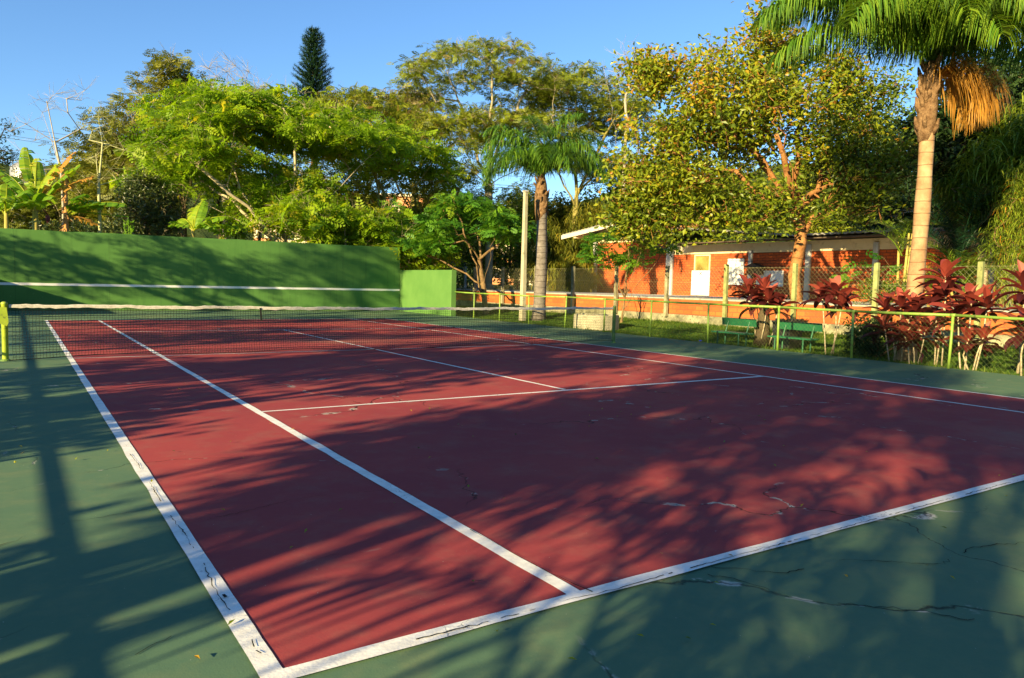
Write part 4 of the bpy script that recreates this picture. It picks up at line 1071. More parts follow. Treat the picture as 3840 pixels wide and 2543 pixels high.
cr_ = np.random.default_rng(61)
zg = lambda x, y: float(ground_z(np.array([x]), np.array([y]))[0])
cordyline([(15.9, 10.95, 1.42), (16.0, 10.5, 1.48), (15.95, 10.75, 1.15), (15.9, 10.3, 1.25), (16.2, 10.2, 1.05)], 'broad clump of glossy red cordyline in front of a green bench and stump', (15.95, 10.6, zg(15.95, 10.6)), cr_, L=.56, W=.19, n=17)
cordyline([(15.75, 8.62, 1.38), (15.75, 8.25, 1.45), (15.8, 8.1, 1.2)], 'three stemmed red cordyline on thin stalks right of the bench with the bin', (15.75, 8.4, zg(15.7, 8.4)), cr_, L=.55, W=.17)
cordyline([(15.6, 6.9, 1.15), (15.6, 6.55, 1.22), (15.7, 6.3, 1.12), (15.5, 6.85, .72)], 'bushy red cordyline hiding the foot of the leaning palm trunk', (15.55, 6.6, zg(15.5, 6.6)), cr_, L=.52, W=.16, n=17)
cordyline([(15.55, 5.62, 1.85), (15.6, 5.8, 1.30), (15.5, 5.55, 1.5)], 'tallest red cordyline with a pink leaf tuft reaching over the railing', (15.5, 5.7, zg(15.5, 5.7)), cr_, L=.56, W=.19, n=17)
cordyline([(15.2, 6.25, .62), (15.15, 5.75, .70), (15.2, 6.05, .5)], 'short brownish red cordyline just behind the railing mesh', (15.15, 6.0, zg(15.1, 6)), cr_, L=.5, W=.16, n=14)
cordyline([(15.0, 4.82, 1.32), (14.95, 4.50, 1.30), (15.1, 5.1, 1.05)], 'dark wine red cordyline on pale bare stalks in front of a lichen covered post', (14.75, 4.7, zg(15, 4.7)), cr_, L=.55, W=.17)
cordyline([(14.85, 4.75, .58), (14.9, 4.5, .62)], 'knee high dark red cordyline between bare pale stalks', (14.8, 4.65, zg(15, 4.6)), cr_, L=.46, W=.15, n=14)
cordyline([(14.75, 3.72, .88), (14.8, 3.55, .95)], 'red cordyline with one hanging crimson leaf at the right edge', (14.65, 3.65, zg(15, 3.6)), cr_, L=.55, W=.17)
cordyline([(15.8, 4.22, 1.65), (15.85, 4.1, 1.2)], 'pink tipped cordyline cut by the right edge of the picture', (15.7, 4.2, zg(15.7, 4.2)), cr_, L=.55, W=.18)
# old stump inside the first clump
b = MB(); b.tube([(16.05, 10.55, -.1), (16.05, 10.55, .3), (16.0, 10.5, .75), (15.98, 10.45, 1.0)], [.26, .19, .15, .10], 12)
tag(b.build('tree_stump', 'bark_dark', None, True), 'dark old stump wrapped by the broad red clump', 'stump')


# bushes
def bush(name, label, c, rad, rng, leafm, kind, nc, per, L, W=.05, bark='bark_brown', group=None, droop=.3):
    c = np.array(c, float); cl = ellipsoid_pts(rng, nc, c + (0, 0, rad[2] * .95), rad, .45)
    cl[:, 2] = np.maximum(cl[:, 2], c[2] + .15)
    return tree(name, label, 'shrub', [c, c + (0, 0, rad[2] * .5)], cl, rng, .05, .008, bark, leafm, kind, per, (rad[0] * .16, rad[1] * .16, rad[2] * .13), L, W, group, step=.3, start=.1, droop=droop)


br_ = np.random.default_rng(71)
bush('garden_shrub', 'dark green leafy shrub low behind the railing between the bin and the red plants', (16.4, 7.5, zg(16.4, 7.5)), (.75, .75, .55), br_, 'leaf_dark', 'broad', 40, 60, .11, .05)
bush('garden_shrub', 'yellow green shrub spilling over the brick wall left of the palm trunk', (20.6, 9.9, 1.0), (.7, .9, .5), br_, 'leaf_broad_green', 'broad', 40, 60, .10, .045)
bush('flowering_shrub', 'feathery yellow green shrub dotted with orange at the right edge', G(2392, 21, 1.0), (1.1, 1.1, 2.3), br_, 'leaf_orange', 'hang', 110, 60, .28, .02)

# ------------------------------------------------------------------ trees on the right and centre
tr_ = np.random.default_rng(81)
# the big broadleaf tree behind the garden wall
tb_ = np.array([21.3, 13.3, .98]); dT = 25.4
Q = lambda x, y, d=dT: P(x, y, d)
cl = np.concatenate([ellipsoid_pts(tr_, 95, Q(1690, 235), (3.2, 3.0, 2.35), .35), ellipsoid_pts(tr_, 60, Q(1530, 420), (1.6, 1.9, 2.3), .35), ellipsoid_pts(tr_, 62, Q(1935, 300), (2.2, 2.2, 2.5), .4),
                     ellipsoid_pts(tr_, 24, Q(1760, 480), (2.0, 1.6, .9), .3), ellipsoid_pts(tr_, 16, Q(1500, 180), (1.0, 1.2, .9), .3), ellipsoid_pts(tr_, 14, Q(1790, 110), (1.2, 1.2, .7), .3), ellipsoid_pts(tr_, 12, Q(1960, 470), (1.3, 1.3, .5), .3),
                     ellipsoid_pts(tr_, 8, Q(1510, 520), (1.0, 1.3, .7), .3), ellipsoid_pts(tr_, 6, Q(1670, 515), (1.2, 1.3, .5), .3), ellipsoid_pts(tr_, 12, Q(1460, 470), (.8, 1.2, 1.2), .3), ellipsoid_pts(tr_, 12, Q(2030, 400), (1.0, 1.2, 1.2), .3)])
cl = cl[~((np.abs((cl - CAM) @ FW - dT) < 2.4) & (cl @ np.array([0, 0, 1.]) < 5.2) & (np.abs((cl - tb_)[:, :2] @ _r[:2]) < .55))]
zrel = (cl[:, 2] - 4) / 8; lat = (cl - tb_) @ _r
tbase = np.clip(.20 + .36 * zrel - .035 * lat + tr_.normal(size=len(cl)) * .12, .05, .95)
trunk = [tb_, Q(1836, 640), Q(1852, 560), Q(1846, 470)]


def limb_extra(root):
    b = MB()
    for pts, r_ in (([Q(1846, 475), Q(1812, 410), Q(1795, 370), Q(1770, 330)], (.13, .11, .09, .07)), ([Q(1846, 480), Q(1890, 450), Q(1905, 400), Q(1935, 340)], (.12, .09, .07, .05)),
                    ([Q(1770, 330), Q(1745, 290), Q(1722, 255)], (.07, .06, .04)), ([Q(1790, 350), Q(1755, 240), Q(1745, 190), Q(1752, 120)], (.07, .06, .05, .03)), ([Q(1722, 290), Q(1660, 310), Q(1600, 325)], (.05, .04, .03)),
                    ([Q(1850, 560), Q(1875, 505), Q(1930, 470)], (.10, .08, .05)), ([Q(1900, 420), Q(1990, 385), Q(2080, 368)], (.055, .05, .03)), ([Q(1846, 500), Q(1780, 480), Q(1720, 500)], (.05, .04, .025))):
        pts = np.array(pts); off = tr_.normal() * .35; pts = pts + FW * np.linspace(0, off, len(pts))[:, None]; b.tube(pts, r_, 8)
    o = b.build('limbs', 'bark_orange', root, True)


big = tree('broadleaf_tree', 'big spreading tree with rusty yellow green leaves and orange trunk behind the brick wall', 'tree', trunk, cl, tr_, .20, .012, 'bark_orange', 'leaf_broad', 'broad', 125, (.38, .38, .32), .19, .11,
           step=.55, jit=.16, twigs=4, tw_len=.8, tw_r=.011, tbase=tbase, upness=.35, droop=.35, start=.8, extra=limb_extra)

# front poincianas on the grass
c0 = np.array([17.61, 27.41, .0]); q = lambda x, y, d=35.1: P(x, y, d)
cl = np.concatenate([dome_pts(tr_, 46, q(1085, 560), 2.3, 2.2, low=.1), dome_pts(tr_, 14, q(1000, 590), 1.2, 1.1), dome_pts(tr_, 12, q(1180, 560), 1.2, 1.3)])
tree('poinciana_tree', 'small deep green feathery tree with several slim brown stems beside the light pole', 'tree', [c0, q(1118, 660), q(1108, 600)], cl, tr_, .13, .012, 'bark_brown', 'leaf_poinciana_deep', 'feather', 17, (.30, .30, .10), .62, step=.5, rise=.1, start=.15, droop=.7, pairs=7)
c0 = np.array([18.45, 18.9, .08]); dS = float((c0 - CAM) @ FW); q = lambda x, y: P(x, y, dS)
cl = np.concatenate([dome_pts(tr_, 34, q(1450, 590), 1.5, 1.15, low=.15), dome_pts(tr_, 12, q(1415, 620), .9, .6)])
tree('poinciana_sapling', 'slender feathery sapling standing in front of the brick gable', 'tree', [c0, q(1445, 690), q(1448, 660)], cl, tr_, .045, .008, 'bark_brown', 'leaf_poinciana_deep', 'feather', 8, (.18, .18, .06), .48, step=.4, rise=.05, start=.1, droop=.5, pairs=6)
cl = np.array([P(1990, 610, 22.5), P(2030, 590, 22.5), P(2060, 620, 22.3), P(1960, 640, 22.5)])
tree('poinciana_sapling', 'thin wisp of a feathery sapling over the wall left of the ringed trunk', 'tree', [G(2030, 22.4, 1.0), P(2030, 680, 22.4)], cl, tr_, .02, .006, 'bark_brown', 'leaf_poinciana_deep', 'feather', 7, (.15, .15, .06), .45, step=.3, start=.1)


def poinciana(label, gx, d, trunk_px, crown, rng, leafm='leaf_poinciana', r=.13, per=17, L=.74, group='pale green poinciana trees beyond the practice wall', bark='bark_pale', z0=0., spread=(.46, .46, .14), name='poinciana_tree', twigs=5, pairs=6, cat='tree', start=.45):
    base = G(gx, d, z0); tp = [base] + [P(x, y, d) for x, y in trunk_px]
    cl = np.concatenate([dome_pts(rng, n, P(x, y, d), R, H, low=.1) for (x, y, R, H, n) in crown])
    return tree(name, label, cat, tp, cl, rng, r, .009, bark, leafm, 'feather', per, spread, L, group=group, step=.9, jit=.08, rise=.15, start=start, droop=.7, twigs=twigs, tw_len=.8, tw_r=.008, pairs=pairs)


pz = np.random.default_rng(91)
poinciana('leaning poinciana with a broad flat light green crown above the banana plants', 668, DW(668, 2.5), [(640, 560), (560, 490), (525, 430)], [(470, 410, 3.4, 2.6, 62), (530, 330, 2.6, 2.2, 40), (395, 440, 1.8, 1.4, 22)], pz)
poinciana('upright poinciana with the widest light green crown near the middle of the wall', 655, DW(655, 4), [(655, 520), (655, 460)], [(650, 330, 3.6, 2.6, 70), (770, 360, 3.0, 2.2, 46), (590, 280, 1.8, 1.4, 20), (680, 470, 2.2, 1.6, 22)], pz)
poinciana('dark trunked poinciana with a light green crown left of the tall conifer', 425, DW(425, 10), [(428, 560), (425, 470)], [(500, 330, 3.8, 3.0, 52), (430, 400, 2.4, 1.8, 24)], pz, bark='bark_dark')
poinciana('poinciana with a mossy crown behind the right part of the practice wall', 880, DW(880, 6), [(885, 520), (890, 450)], [(830, 390, 3.4, 3.0, 64), (930, 420, 2.8, 2.6, 44)], pz, bark='bark_moss')
poinciana('young poinciana with drooping bright leaves just above the middle of the wall', 790, DW(790, 1.2), [(800, 560), (810, 530)], [(800, 560, 1.7, 1.5, 40)], pz, r=.06, per=16)
poinciana('young poinciana with drooping bright leaves at the right end of the practice wall', 905, DW(905, 1.2), [(905, 575), (905, 545)], [(890, 580, 1.9, 1.8, 44), (965, 620, 1.4, 1.4, 28)], pz, r=.06, per=16)
poinciana('slim poinciana with a small low crown in front of the dark trunks', 715, DW(715, 1.4), [(715, 560), (712, 530)], [(700, 530, 1.7, 1.5, 30)], pz, r=.05, per=12)
poinciana('young poinciana with drooping leaves low above the wall left of its middle', 600, DW(600, 5), [(600, 560), (602, 530)], [(600, 540, 2.0, 1.6, 26)], pz, r=.05, per=12, bark='bark_dark')
# spreading umbrella trees farther back
UG = 'umbrella trees far behind the court'
poinciana('very tall umbrella shaped tree with a thin olive crown behind the small palm', 1130, 52, [(1132, 560), (1130, 430), (1128, 400)], [(1120, 235, 6.0, 3.6, 125), (1050, 320, 4.6, 2.2, 42), (1210, 340, 4.4, 2.2, 54)], pz, 'leaf_umbrella', .28, 30, .52, UG, 'bark_pale', 1.0, (.6, .6, .16), 'umbrella_tree', 6, start=.8)
poinciana('greyish umbrella tree with a half bare crown left of the tallest umbrella tree', 960, 56, [(960, 520), (955, 430)], [(940, 310, 4.2, 3.0, 70)], pz, 'leaf_grey', .22, 16, .55, UG, 'bark_moss', 1.0, (.55, .55, .16), 'umbrella_tree', 9, start=.7)
poinciana('olive umbrella tree reaching towards the big rusty leaved tree', 1330, 56, [(1330, 520), (1335, 420)], [(1340, 300, 4.8, 4.2, 90), (1410, 330, 3.8, 3.6, 56), (1300, 400, 3.4, 2, 30), (1440, 430, 2.8, 2.4, 24)], pz, 'leaf_umbrella', .25, 30, .54, UG, 'bark_moss', 1.0, (.6, .6, .16), 'umbrella_tree', 5, start=.7)
poinciana('yellow topped poinciana peeping over the light green crowns under the conifer', 850, 50, [(850, 520), (850, 420)], [(830, 300, 3.8, 2.4, 56)], pz, 'leaf_umbrella', .18, 22, .6, UG, 'bark_moss', .5, (.5, .5, .16), 'umbrella_tree', 5, start=.7)

poinciana('pale green poinciana crown filling the space left of the tall umbrella tree', 985, 47, [(985, 540), (985, 480)], [(975, 400, 3.6, 3.4, 56), (1040, 470, 2.6, 2.2, 26)], pz, 'leaf_umbrella', .16, 18, .6, UG, 'bark_moss', .6, (.5, .5, .16), 'poinciana_tree', 7, start=.4)

# conifer
cb_ = G(722, 72, 1.0); H = 24.0; nr_ = np.random.default_rng(101)
root = thing('conifer_tree', 'tall narrow dark conifer rising above all the other trees', 'tree', cb_)
b = MB(); b.tube([cb_, cb_ + (0, 0, H * .6), cb_ + (0, 0, H)], [.30, .16, .03], 8); b.build('trunk', 'bark_dark', root, True)
lb = MB(); wb = MB()
for h in np.arange(15.0, H - .1, .36):
    f = (H - h) / (H - 15.0); R = 2.15 * f ** .62 + .22 + .12 * math.sin(h * 2.3)
    nb = 13; az = nr_.uniform(0, 6.28) + np.arange(nb) / nb * 6.283 + nr_.normal(size=nb) * .12
    Rb = R * nr_.uniform(.62, 1.12, nb)
    for a, rr_ in zip(az, Rb):
        s = np.linspace(.12, 1, max(4, int(rr_ * 9))); o = np.stack([np.cos(a) * s * rr_, np.sin(a) * s * rr_, h + .42 * s * s * rr_ - .10 * rr_ * s], 1) + cb_ * (1, 1, 0) + (0, 0, 1.0)
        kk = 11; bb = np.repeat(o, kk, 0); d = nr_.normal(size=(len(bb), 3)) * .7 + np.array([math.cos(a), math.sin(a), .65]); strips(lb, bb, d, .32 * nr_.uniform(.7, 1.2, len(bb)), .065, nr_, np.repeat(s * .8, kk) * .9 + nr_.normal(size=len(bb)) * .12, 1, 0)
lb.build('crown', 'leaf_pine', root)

# bare and half bare trees at the left
def bare(label, gx, d, trunk_px, ends, rng, r=.12, bark='twig_grey', leafm=None, per=8, group=None, name='bare_tree', twigs=6, tl=.9, kind='broad', L=.14, W=.06, z0=0., spread=(.4, .4, .3), tr=.011, start=.4, step=.7, rise=.25, jit=.12):
    base = G(gx, d, z0); tp = [base] + [P(x, y, d) for x, y in trunk_px]
    cl = np.array([P(x + rng.normal() * 3, y + rng.normal() * 3, d + rng.normal() * dd) for (x, y, dd) in ends])
    return tree(name, label, 'tree', tp, cl, rng, r, .008, bark, leafm, kind, per, spread, L, W, group, step=step, jit=jit, rise=rise, start=start, twigs=twigs, tw_len=tl, tw_r=tr)


bz = np.random.default_rng(111)
bare('leafless sapling with long thin forking branches above the banana plants', 146, DW(146, 3.5), [(146, 480), (143, 420), (140, 390)], [(118, 230, .5), (100, 260, .6), (60, 285, .6), (30, 300, .5), (160, 260, .6), (185, 235, .5), (203, 212, .4), (80, 330, .7), (50, 345, .6), (70, 390, .6), (128, 215, .4), (150, 225, .5), (190, 300, .6), (110, 200 + 40, .5)], bz, .05, 'twig_grey', twigs=5, tl=.9, tr=.007, start=.85, rise=-.12, step=1.4, jit=.05)
bare('pale straight sapling with sparse bare twigs right of the bananas', 231, DW(231, 1.5), [(231, 520), (228, 430), (222, 360)], [(205, 330, .5), (215, 300, .5), (240, 290, .5), (255, 330, .5), (195, 370, .5), (262, 390, .5), (270, 420, .5), (190, 410, .4), (228, 280, .4), (285, 350, .5)], bz, .06, 'bark_sapling', twigs=7, tl=.8, tr=.006, step=1.4, jit=.05, start=.6)
e = [(x, y, 1.6) for x, y in [(395, 150), (385, 175), (405, 190), (370, 215), (345, 190), (325, 215), (300, 240), (430, 180), (450, 215), (425, 240), (280, 265), (260, 300), (330, 270), (380, 260), (300, 310), (350, 320), (410, 300), (240, 340), (270, 370), (225, 380), (320, 370), (370, 380), (440, 290), (460, 260), (250, 420), (300, 430), (395, 138), (392, 160), (340, 400), (240, 270), (420, 340), (285, 345), (360, 290), (310, 290), (400, 230)]]
bare('olive brown shaggy tree with a tufted bare top left of the light green crowns', 385, 47, [(385, 520), (388, 400), (392, 300)], e, bz, .22, 'bark_pale', 'leaf_brownish', 80, None, 'shaggy_tree', 12, 1.2, 'feather', .55, .055, 0., (.62, .62, .30), .012, .35, .9)
e = [(x, y, 1.5) for x, y in [(480, 160), (500, 175), (520, 165), (545, 150), (560, 180), (575, 165), (455, 200), (470, 220), (500, 215), (530, 205), (560, 215), (590, 205), (440, 230), (610, 215), (515, 240), (540, 240), (488, 190)]]
bare('leafless pale crown of twigs behind the light green trees', 520, 52, [(520, 500), (518, 330), (515, 270)], e, bz, .2, 'twig_grey', None, 0, None, 'bare_tree', 12, 1.5, tr=.012, start=.5)
e = [(x, y, 1.0) for x, y in [(1500, 160), (1440, 130), (1420, 165), (1470, 185), (1405, 200), (1455, 150)]]
bare('bare grey twigs showing between the umbrella tree and the big rusty leaved tree', 1440, 50, [(1440, 520), (1445, 300), (1450, 230)], e, bz, .16, 'twig_grey', None, 0, None, 'bare_tree', 9, 1.6, tr=.012, z0=1.0)
mz = np.random.default_rng(121)
base = G(345, 34.2, 0.)
cl = np.concatenate([ellipsoid_pts(mz, 80, P(350, 490, 34.2), (1.35, 1.35, 1.7), .4), ellipsoid_pts(mz, 20, P(320, 440, 34.2), (.8, .8, .8), .3)])
tree('mango_tree', 'dense dark mango tree with long narrow leaves just above the wall', 'tree', [base, P(347, 560, 34.2), P(348, 520, 34.2)], cl, mz, .13, .012, 'bark_dark', 'leaf_mango', 'broad', 90, (.26, .26, .24), .26, .05, step=.5, start=.3, droop=.5, upness=.2)
cl = ellipsoid_pts(mz, 26, P(2, 345, 33), (.75, .75, 1.3), .3)
tree('dark_tree', 'dark leaved branch tips entering at the left edge of the picture', 'tree', [G(-45, 33.2), P(-40, 480, 33.2), P(-30, 400, 33.2)], cl, mz, .10, .01, 'bark_dark', 'leaf_dark', 'broad', 30, (.2, .2, .14), .13, .06, step=.4, twigs=3, tw_len=.4)


# bananas
def banana_leaf(root, base, az, el, L, W, droop, rng, leafm, t0=.5, torn=.35, label=None):
    S = 30; s = np.linspace(0, 1, S); e = el - droop * s ** 1.6
    d = np.stack([np.cos(az) * np.cos(e), np.sin(az) * np.cos(e), np.sin(e)], 1)
    p = base + np.concatenate([np.zeros((1, 3)), np.cumsum(d[:-1] * (L / (S - 1)), 0)])
    sv = np.array([-math.sin(az), math.cos(az), 0]); up = np.cross(d, sv); up = up * np.sign(up[:, 2:3] + 1e-6)
    mb = MB(); mb.tube(p, .035 * (1 - .85 * s), 5, .9)
    n = 26; e0 = np.linspace(.16, .98, n + 1)
    I = lambda f, A: np.array([np.interp(f, s, A[:, k]) for k in range(3)])
    for sg in (-1, 1):
        ang = -.15
        for i in range(n):
            a, b_ = e0[i], e0[i + 1]
            if rng.uniform() < torn: ang = rng.uniform(-.75, .25) ; gap = .12
            else: gap = 0.
            wa, wb = W * np.sin(math.pi * (.06 + .90 * (a - .16) / .84)) ** .6, W * np.sin(math.pi * (.06 + .90 * (b_ - .16) / .84)) ** .6
            ua = sv * sg * math.cos(ang) + I(a, up) * math.sin(ang) + I(a, d) * .22; ub = sv * sg * math.cos(ang) + I(b_, up) * math.sin(ang) + I(b_, d) * .22
            p0, p1 = I(a, p), I(b_ - gap * (b_ - a), p); m0, m1 = p0 + ua * wa * .55 + I(a, up) * .03, p1 + ub * wb * .55 + I(b_, up) * .03
            q0, q1 = p0 + ua * wa - np.array([0, 0, .12 * wa]), p1 + ub * wb - np.array([0, 0, .12 * wb])
            mb.add([p0, p1, m1, m0, q1, q0], [(0, 1, 2, 3), (3, 2, 4, 5)], None, t0 + rng.normal() * .08 + .1 * sg)
    o = mb.build('leaf', leafm, root)
    if label: o['label'] = label


def banana(label, gx, d, leaves, rng, H, r=.11, dead=(), extra=None):
    d = DW(gx, d - 31.6); base = G(gx, d, 0.); root = thing('banana_plant', label, 'plant', base, 'banana plants behind the practice wall')
    b = MB(); top = base + (0, 0, H); b.tube([base - (0, 0, .1), base + (0, 0, H * .5), top], [r * 1.2, r, r * .6], 10); b.build('stem', 'banana_stem', root, True)
    for (az, el, L, dr, t0) in leaves: banana_leaf(root, top - (0, 0, rng.uniform(0, .3)), AZR + az * D2R, el * D2R, L, .35 * rng.uniform(.85, 1.15), dr * D2R, rng, 'leaf_banana', t0)
    for (az, el, L, dr) in dead: banana_leaf(root, top - (0, 0, .2), AZR + az * D2R, el * D2R, L, .26, dr * D2R, rng, 'leaf_banana_dry', .4, .6, 'dry orange brown leaf')
    if extra: extra(root, top)
    return root


nz = np.random.default_rng(131)


def bud(root, top):
    b = MB(); c = P(110, 505, DW(110, 1.5)); b.tube([top, (top + c) / 2 + (0, 0, .2), c + (0, 0, .15)], .02, 5); b.lathe([(0, .16), (.07, .10), (.09, 0), (.06, -.12), (0, -.2)], c, 10); b.build('flower_bud', 'flower_purple', root, True)


def hands(root, top):
    b = MB(); c = P(298, 530, DW(298, 1.0)); rz = np.random.default_rng(4)
    for k in range(40):
        a = rz.uniform(0, 6.28); h_ = rz.uniform(-.35, .35); o = np.array([math.cos(a), math.sin(a), 0]); p = c + o * .06 + (0, 0, h_)
        b.tube([p, p + o * .10 - (0, 0, .02), p + o * .15 + (0, 0, .08)], [.02, .024, .008], 5)
    b.tube([top, c + (0, 0, .5), c - (0, 0, .4)], .025, 5); b.build('fruit_bunch', 'leaf_banana', root)


def dry_sheath(root, top):
    b = MB(); rz = np.random.default_rng(8); p0 = top - (0, 0, .9); pts = np.array([p0, top + (0, 0, .4), top + (0, 0, 1.5)]); b.tube(pts, [.09, .07, .03], 8)
    for k in range(46):
        f = rz.uniform(0, 1); p = p0 + (pts[-1] - p0) * f; a = rz.uniform(0, 6.28); o = np.array([math.cos(a), math.sin(a), -.8]); b.add([p + (0, 0, .04), p + o * .12 + (.04, 0, 0), p + o * .28, p + o * .12 - (.04, .0, 0)], [(0, 1, 2, 3)])
    b.build('dry_sheath', 'banana_dry', root)


banana('banana plant with bright leaves cut by the left edge of the picture', 18, 33, [(120, 75, 1.9, 70, .6), (60, 70, 1.7, 60, .5), (200, 60, 1.7, 80, .5), (300, 50, 1.5, 90, .6), (20, 40, 1.5, 80, .6), (160, 35, 1.6, 80, .3)], nz, 3.75)
banana('largest banana plant with sunlit upright leaves and a hanging purple bud', 85, 33.4, [(170, 62, 2.5, 55, .35), (140, 82, 2.6, 35, .55), (110, 86, 2.1, 25, .75), (40, 78, 2.0, 40, .85), (20, 62, 2.6, 30, .55), (190, 30, 2.4, 60, .15), (330, 50, 1.6, 80, .5), (260, 40, 1.7, 90, .6), (215, 35, 1.6, 95, .85)], nz, 4.1, .15, dead=[(35, 70, 2.9, 30), (25, 48, 2.6, 35)], extra=bud)
banana('banana plant with a tall dry brown sheath and long arching leaf to the right', 156, 33.2, [(10, 42, 1.6, 60, .15), (355, 30, 2.7, 50, .3), (340, 55, 1.4, 60, .1), (30, 38, 1.5, 60, .6)], nz, 3.95, .09, dead=[(15, -5, 1.2, 30)], extra=lambda r_, t_: (dry_sheath(r_, t_), hands(r_, t_)))
banana('young bright green banana plant poking up over the middle of the wall', 447, 33, [(75, 80, 1.9, 40, .6), (10, 45, 1.7, 60, .6), (170, 40, 1.3, 90, .4), (330, 40, 1.3, 90, .5), (150, 55, 1.2, 90, .5), (20, 25, 1.8, 60, .6), (110, 75, 1.5, 50, .7)], nz, 3.45)
banana('small banana sucker with one broad green leaf beside the young bright banana plant', 515, 33, [(40, 55, 1.1, 80, .5), (150, 40, .8, 80, .45), (350, 50, 1.0, 70, .6)], nz, 3.3, .05)

# hanging weeping trees and filler trees in the middle distance
wz = np.random.default_rng(141)


def filler(name, label, x, y, d, rad, leafm, kind, nc, per, L, W=.06, bark='bark_moss', r=.16, z0=1.0, group=None, spread=None, trunk_y=560, droop=.4, twigs=0):
    c = P(x, y, d); base = G(x, d, z0); cl = ellipsoid_pts(wz, int(nc * 1.15), c, rad, .35); per = int(per * 1.5); W *= 1.25; L *= 1.1
    return tree(name, label, 'tree', [base, (base + c) / 2, c - (0, 0, rad[2] * .3)], cl, wz, r, .014, bark, leafm, kind, per, spread or (rad[0] * .16, rad[1] * .16, rad[2] * .16), L, W, group, step=.8, start=.4, droop=droop, twigs=twigs, tw_len=.9)


filler('weeping_tree', 'yellow green weeping tree left of the clubhouse gable', 1370, 560, 52, (2.3, 2.3, 2.6), 'leaf_willow', 'hang', 60, 70, .75, .045)
filler('weeping_tree', 'yellow weeping shrub touching the left corner of the clubhouse', 1345, 640, 44, (1.0, 1.0, 1.4), 'leaf_willow', 'hang', 40, 60, .5, .04)
filler('weeping_tree', 'mossy weeping tree with a dark hollow right of the small palm trunk', 1275, 590, 50, (1.4, 1.4, 2.6), 'leaf_willow', 'hang', 44, 60, .6, .045, 'bark_dark')
filler('field_tree', 'sunlit round tree beyond the playground between the two posts', 1300, 610, 78, (3.2, 3.2, 3.0), 'leaf_willow', 'broad', 60, 60, .3, .14)
filler('field_tree', 'yellow green leafy tree behind the corrugated shed', 1040, 590, 54, (3.0, 3.0, 2.9), 'leaf_broad_green', 'broad', 70, 60, .24, .10)
filler('field_tree', 'dark leaning tree behind the slim brown stems', 1170, 560, 56, (2.6, 2.6, 3.4), 'leaf_broad_green', 'broad', 60, 55, .24, .10, 'bark_dark')
filler('field_tree', 'bright bushy tree beyond the goal post', 1220, 610, 70, (3.4, 3.4, 2.2), 'leaf_willow', 'broad', 56, 60, .3, .13)
filler('field_tree', 'olive green tree left of the shed behind the end of the practice wall', 950, 560, 50, (2.6, 2.6, 2.8), 'leaf_umbrella', 'broad', 60, 60, .24, .10)
filler('field_tree', 'dark green trees behind the roof of the clubhouse at its left', 1440, 500, 62, (3.4, 3.4, 4.0), 'leaf_umbrella', 'broad', 70, 60, .3, .13)
filler('field_tree', 'mid green tree behind the clubhouse roof below the big rusty leaved crown', 1620, 470, 52, (4.6, 4.0, 3.6), 'leaf_umbrella', 'broad', 90, 60, .3, .13, 'bark_dark')
filler('field_tree', 'shaded tree behind the clubhouse roof right of the orange trunk', 1900, 480, 46, (4.2, 3.6, 3.2), 'leaf_umbrella', 'broad', 90, 60, .28, .12, 'bark_dark')
filler('field_tree', 'dense dark tree in shade behind the ringed palm trunk', 2060, 430, 40, (2.6, 3.0, 2.8), 'leaf_dark', 'broad', 70, 60, .24, .11, 'bark_dark')
filler('field_tree', 'black green leafy tree beneath the crown of the tall palm', 2215, 330, 25.5, (1.5, 1.8, 1.5), 'leaf_dark', 'broad', 60, 60, .22, .11, 'bark_dark')
filler('bamboo_tree', 'light green feathery tree with long drooping leaves at the right edge', 2345, 380, 24, (1.5, 1.6, 1.7), 'leaf_palm_bright', 'hang', 80, 60, .6, .035, 'bark_pale')
filler('bamboo_tree', 'dull green drooping tree behind the dark feather palms', 2275, 440, 24.6, (1.3, 1.3, 1.2), 'leaf_broad_green', 'hang', 50, 50, .4, .05, 'bark_pale')
filler('field_tree', 'brown olive thicket tree under the shaggy tree behind the mango', 290, 420, 50, (4.2, 4.2, 4.0), 'leaf_brownish', 'feather', 90, 26, .6, .08, 'bark_pale', z0=0., twigs=6)
filler('field_tree', 'olive thicket low behind the bananas at the left', 150, 500, 52, (4.8, 4.0, 2.8), 'leaf_brownish', 'feather', 80, 26, .6, .09, 'bark_pale', z0=0.)
filler('field_tree', 'shadowy olive tree behind the dark trunks above the wall', 600, 470, 54, (4.4, 4.0, 3.4), 'leaf_umbrella', 'broad', 60, 50, .26, .09, 'bark_dark', z0=0., twigs=4)
filler('field_tree', 'olive tree with pale twigs behind the right half of the practice wall', 800, 470, 50, (4.4, 4.0, 3.4), 'leaf_umbrella', 'feather', 70, 20, .6, .09, 'bark_dark', z0=0., twigs=6)
filler('field_tree', 'bright leafy tree low above the right part of the wall', 840, 530, 42, (2.8, 2.4, 1.8), 'leaf_poinciana_deep', 'feather', 50, 18, .6, .09, 'bark_dark', z0=0.)
filler('field_tree', 'dark bush low behind the mango tree and the wall', 250, 545, 42, (3.6, 2.4, .9), 'leaf_mango', 'broad', 60, 60, .22, .07, 'bark_dark', z0=0.)

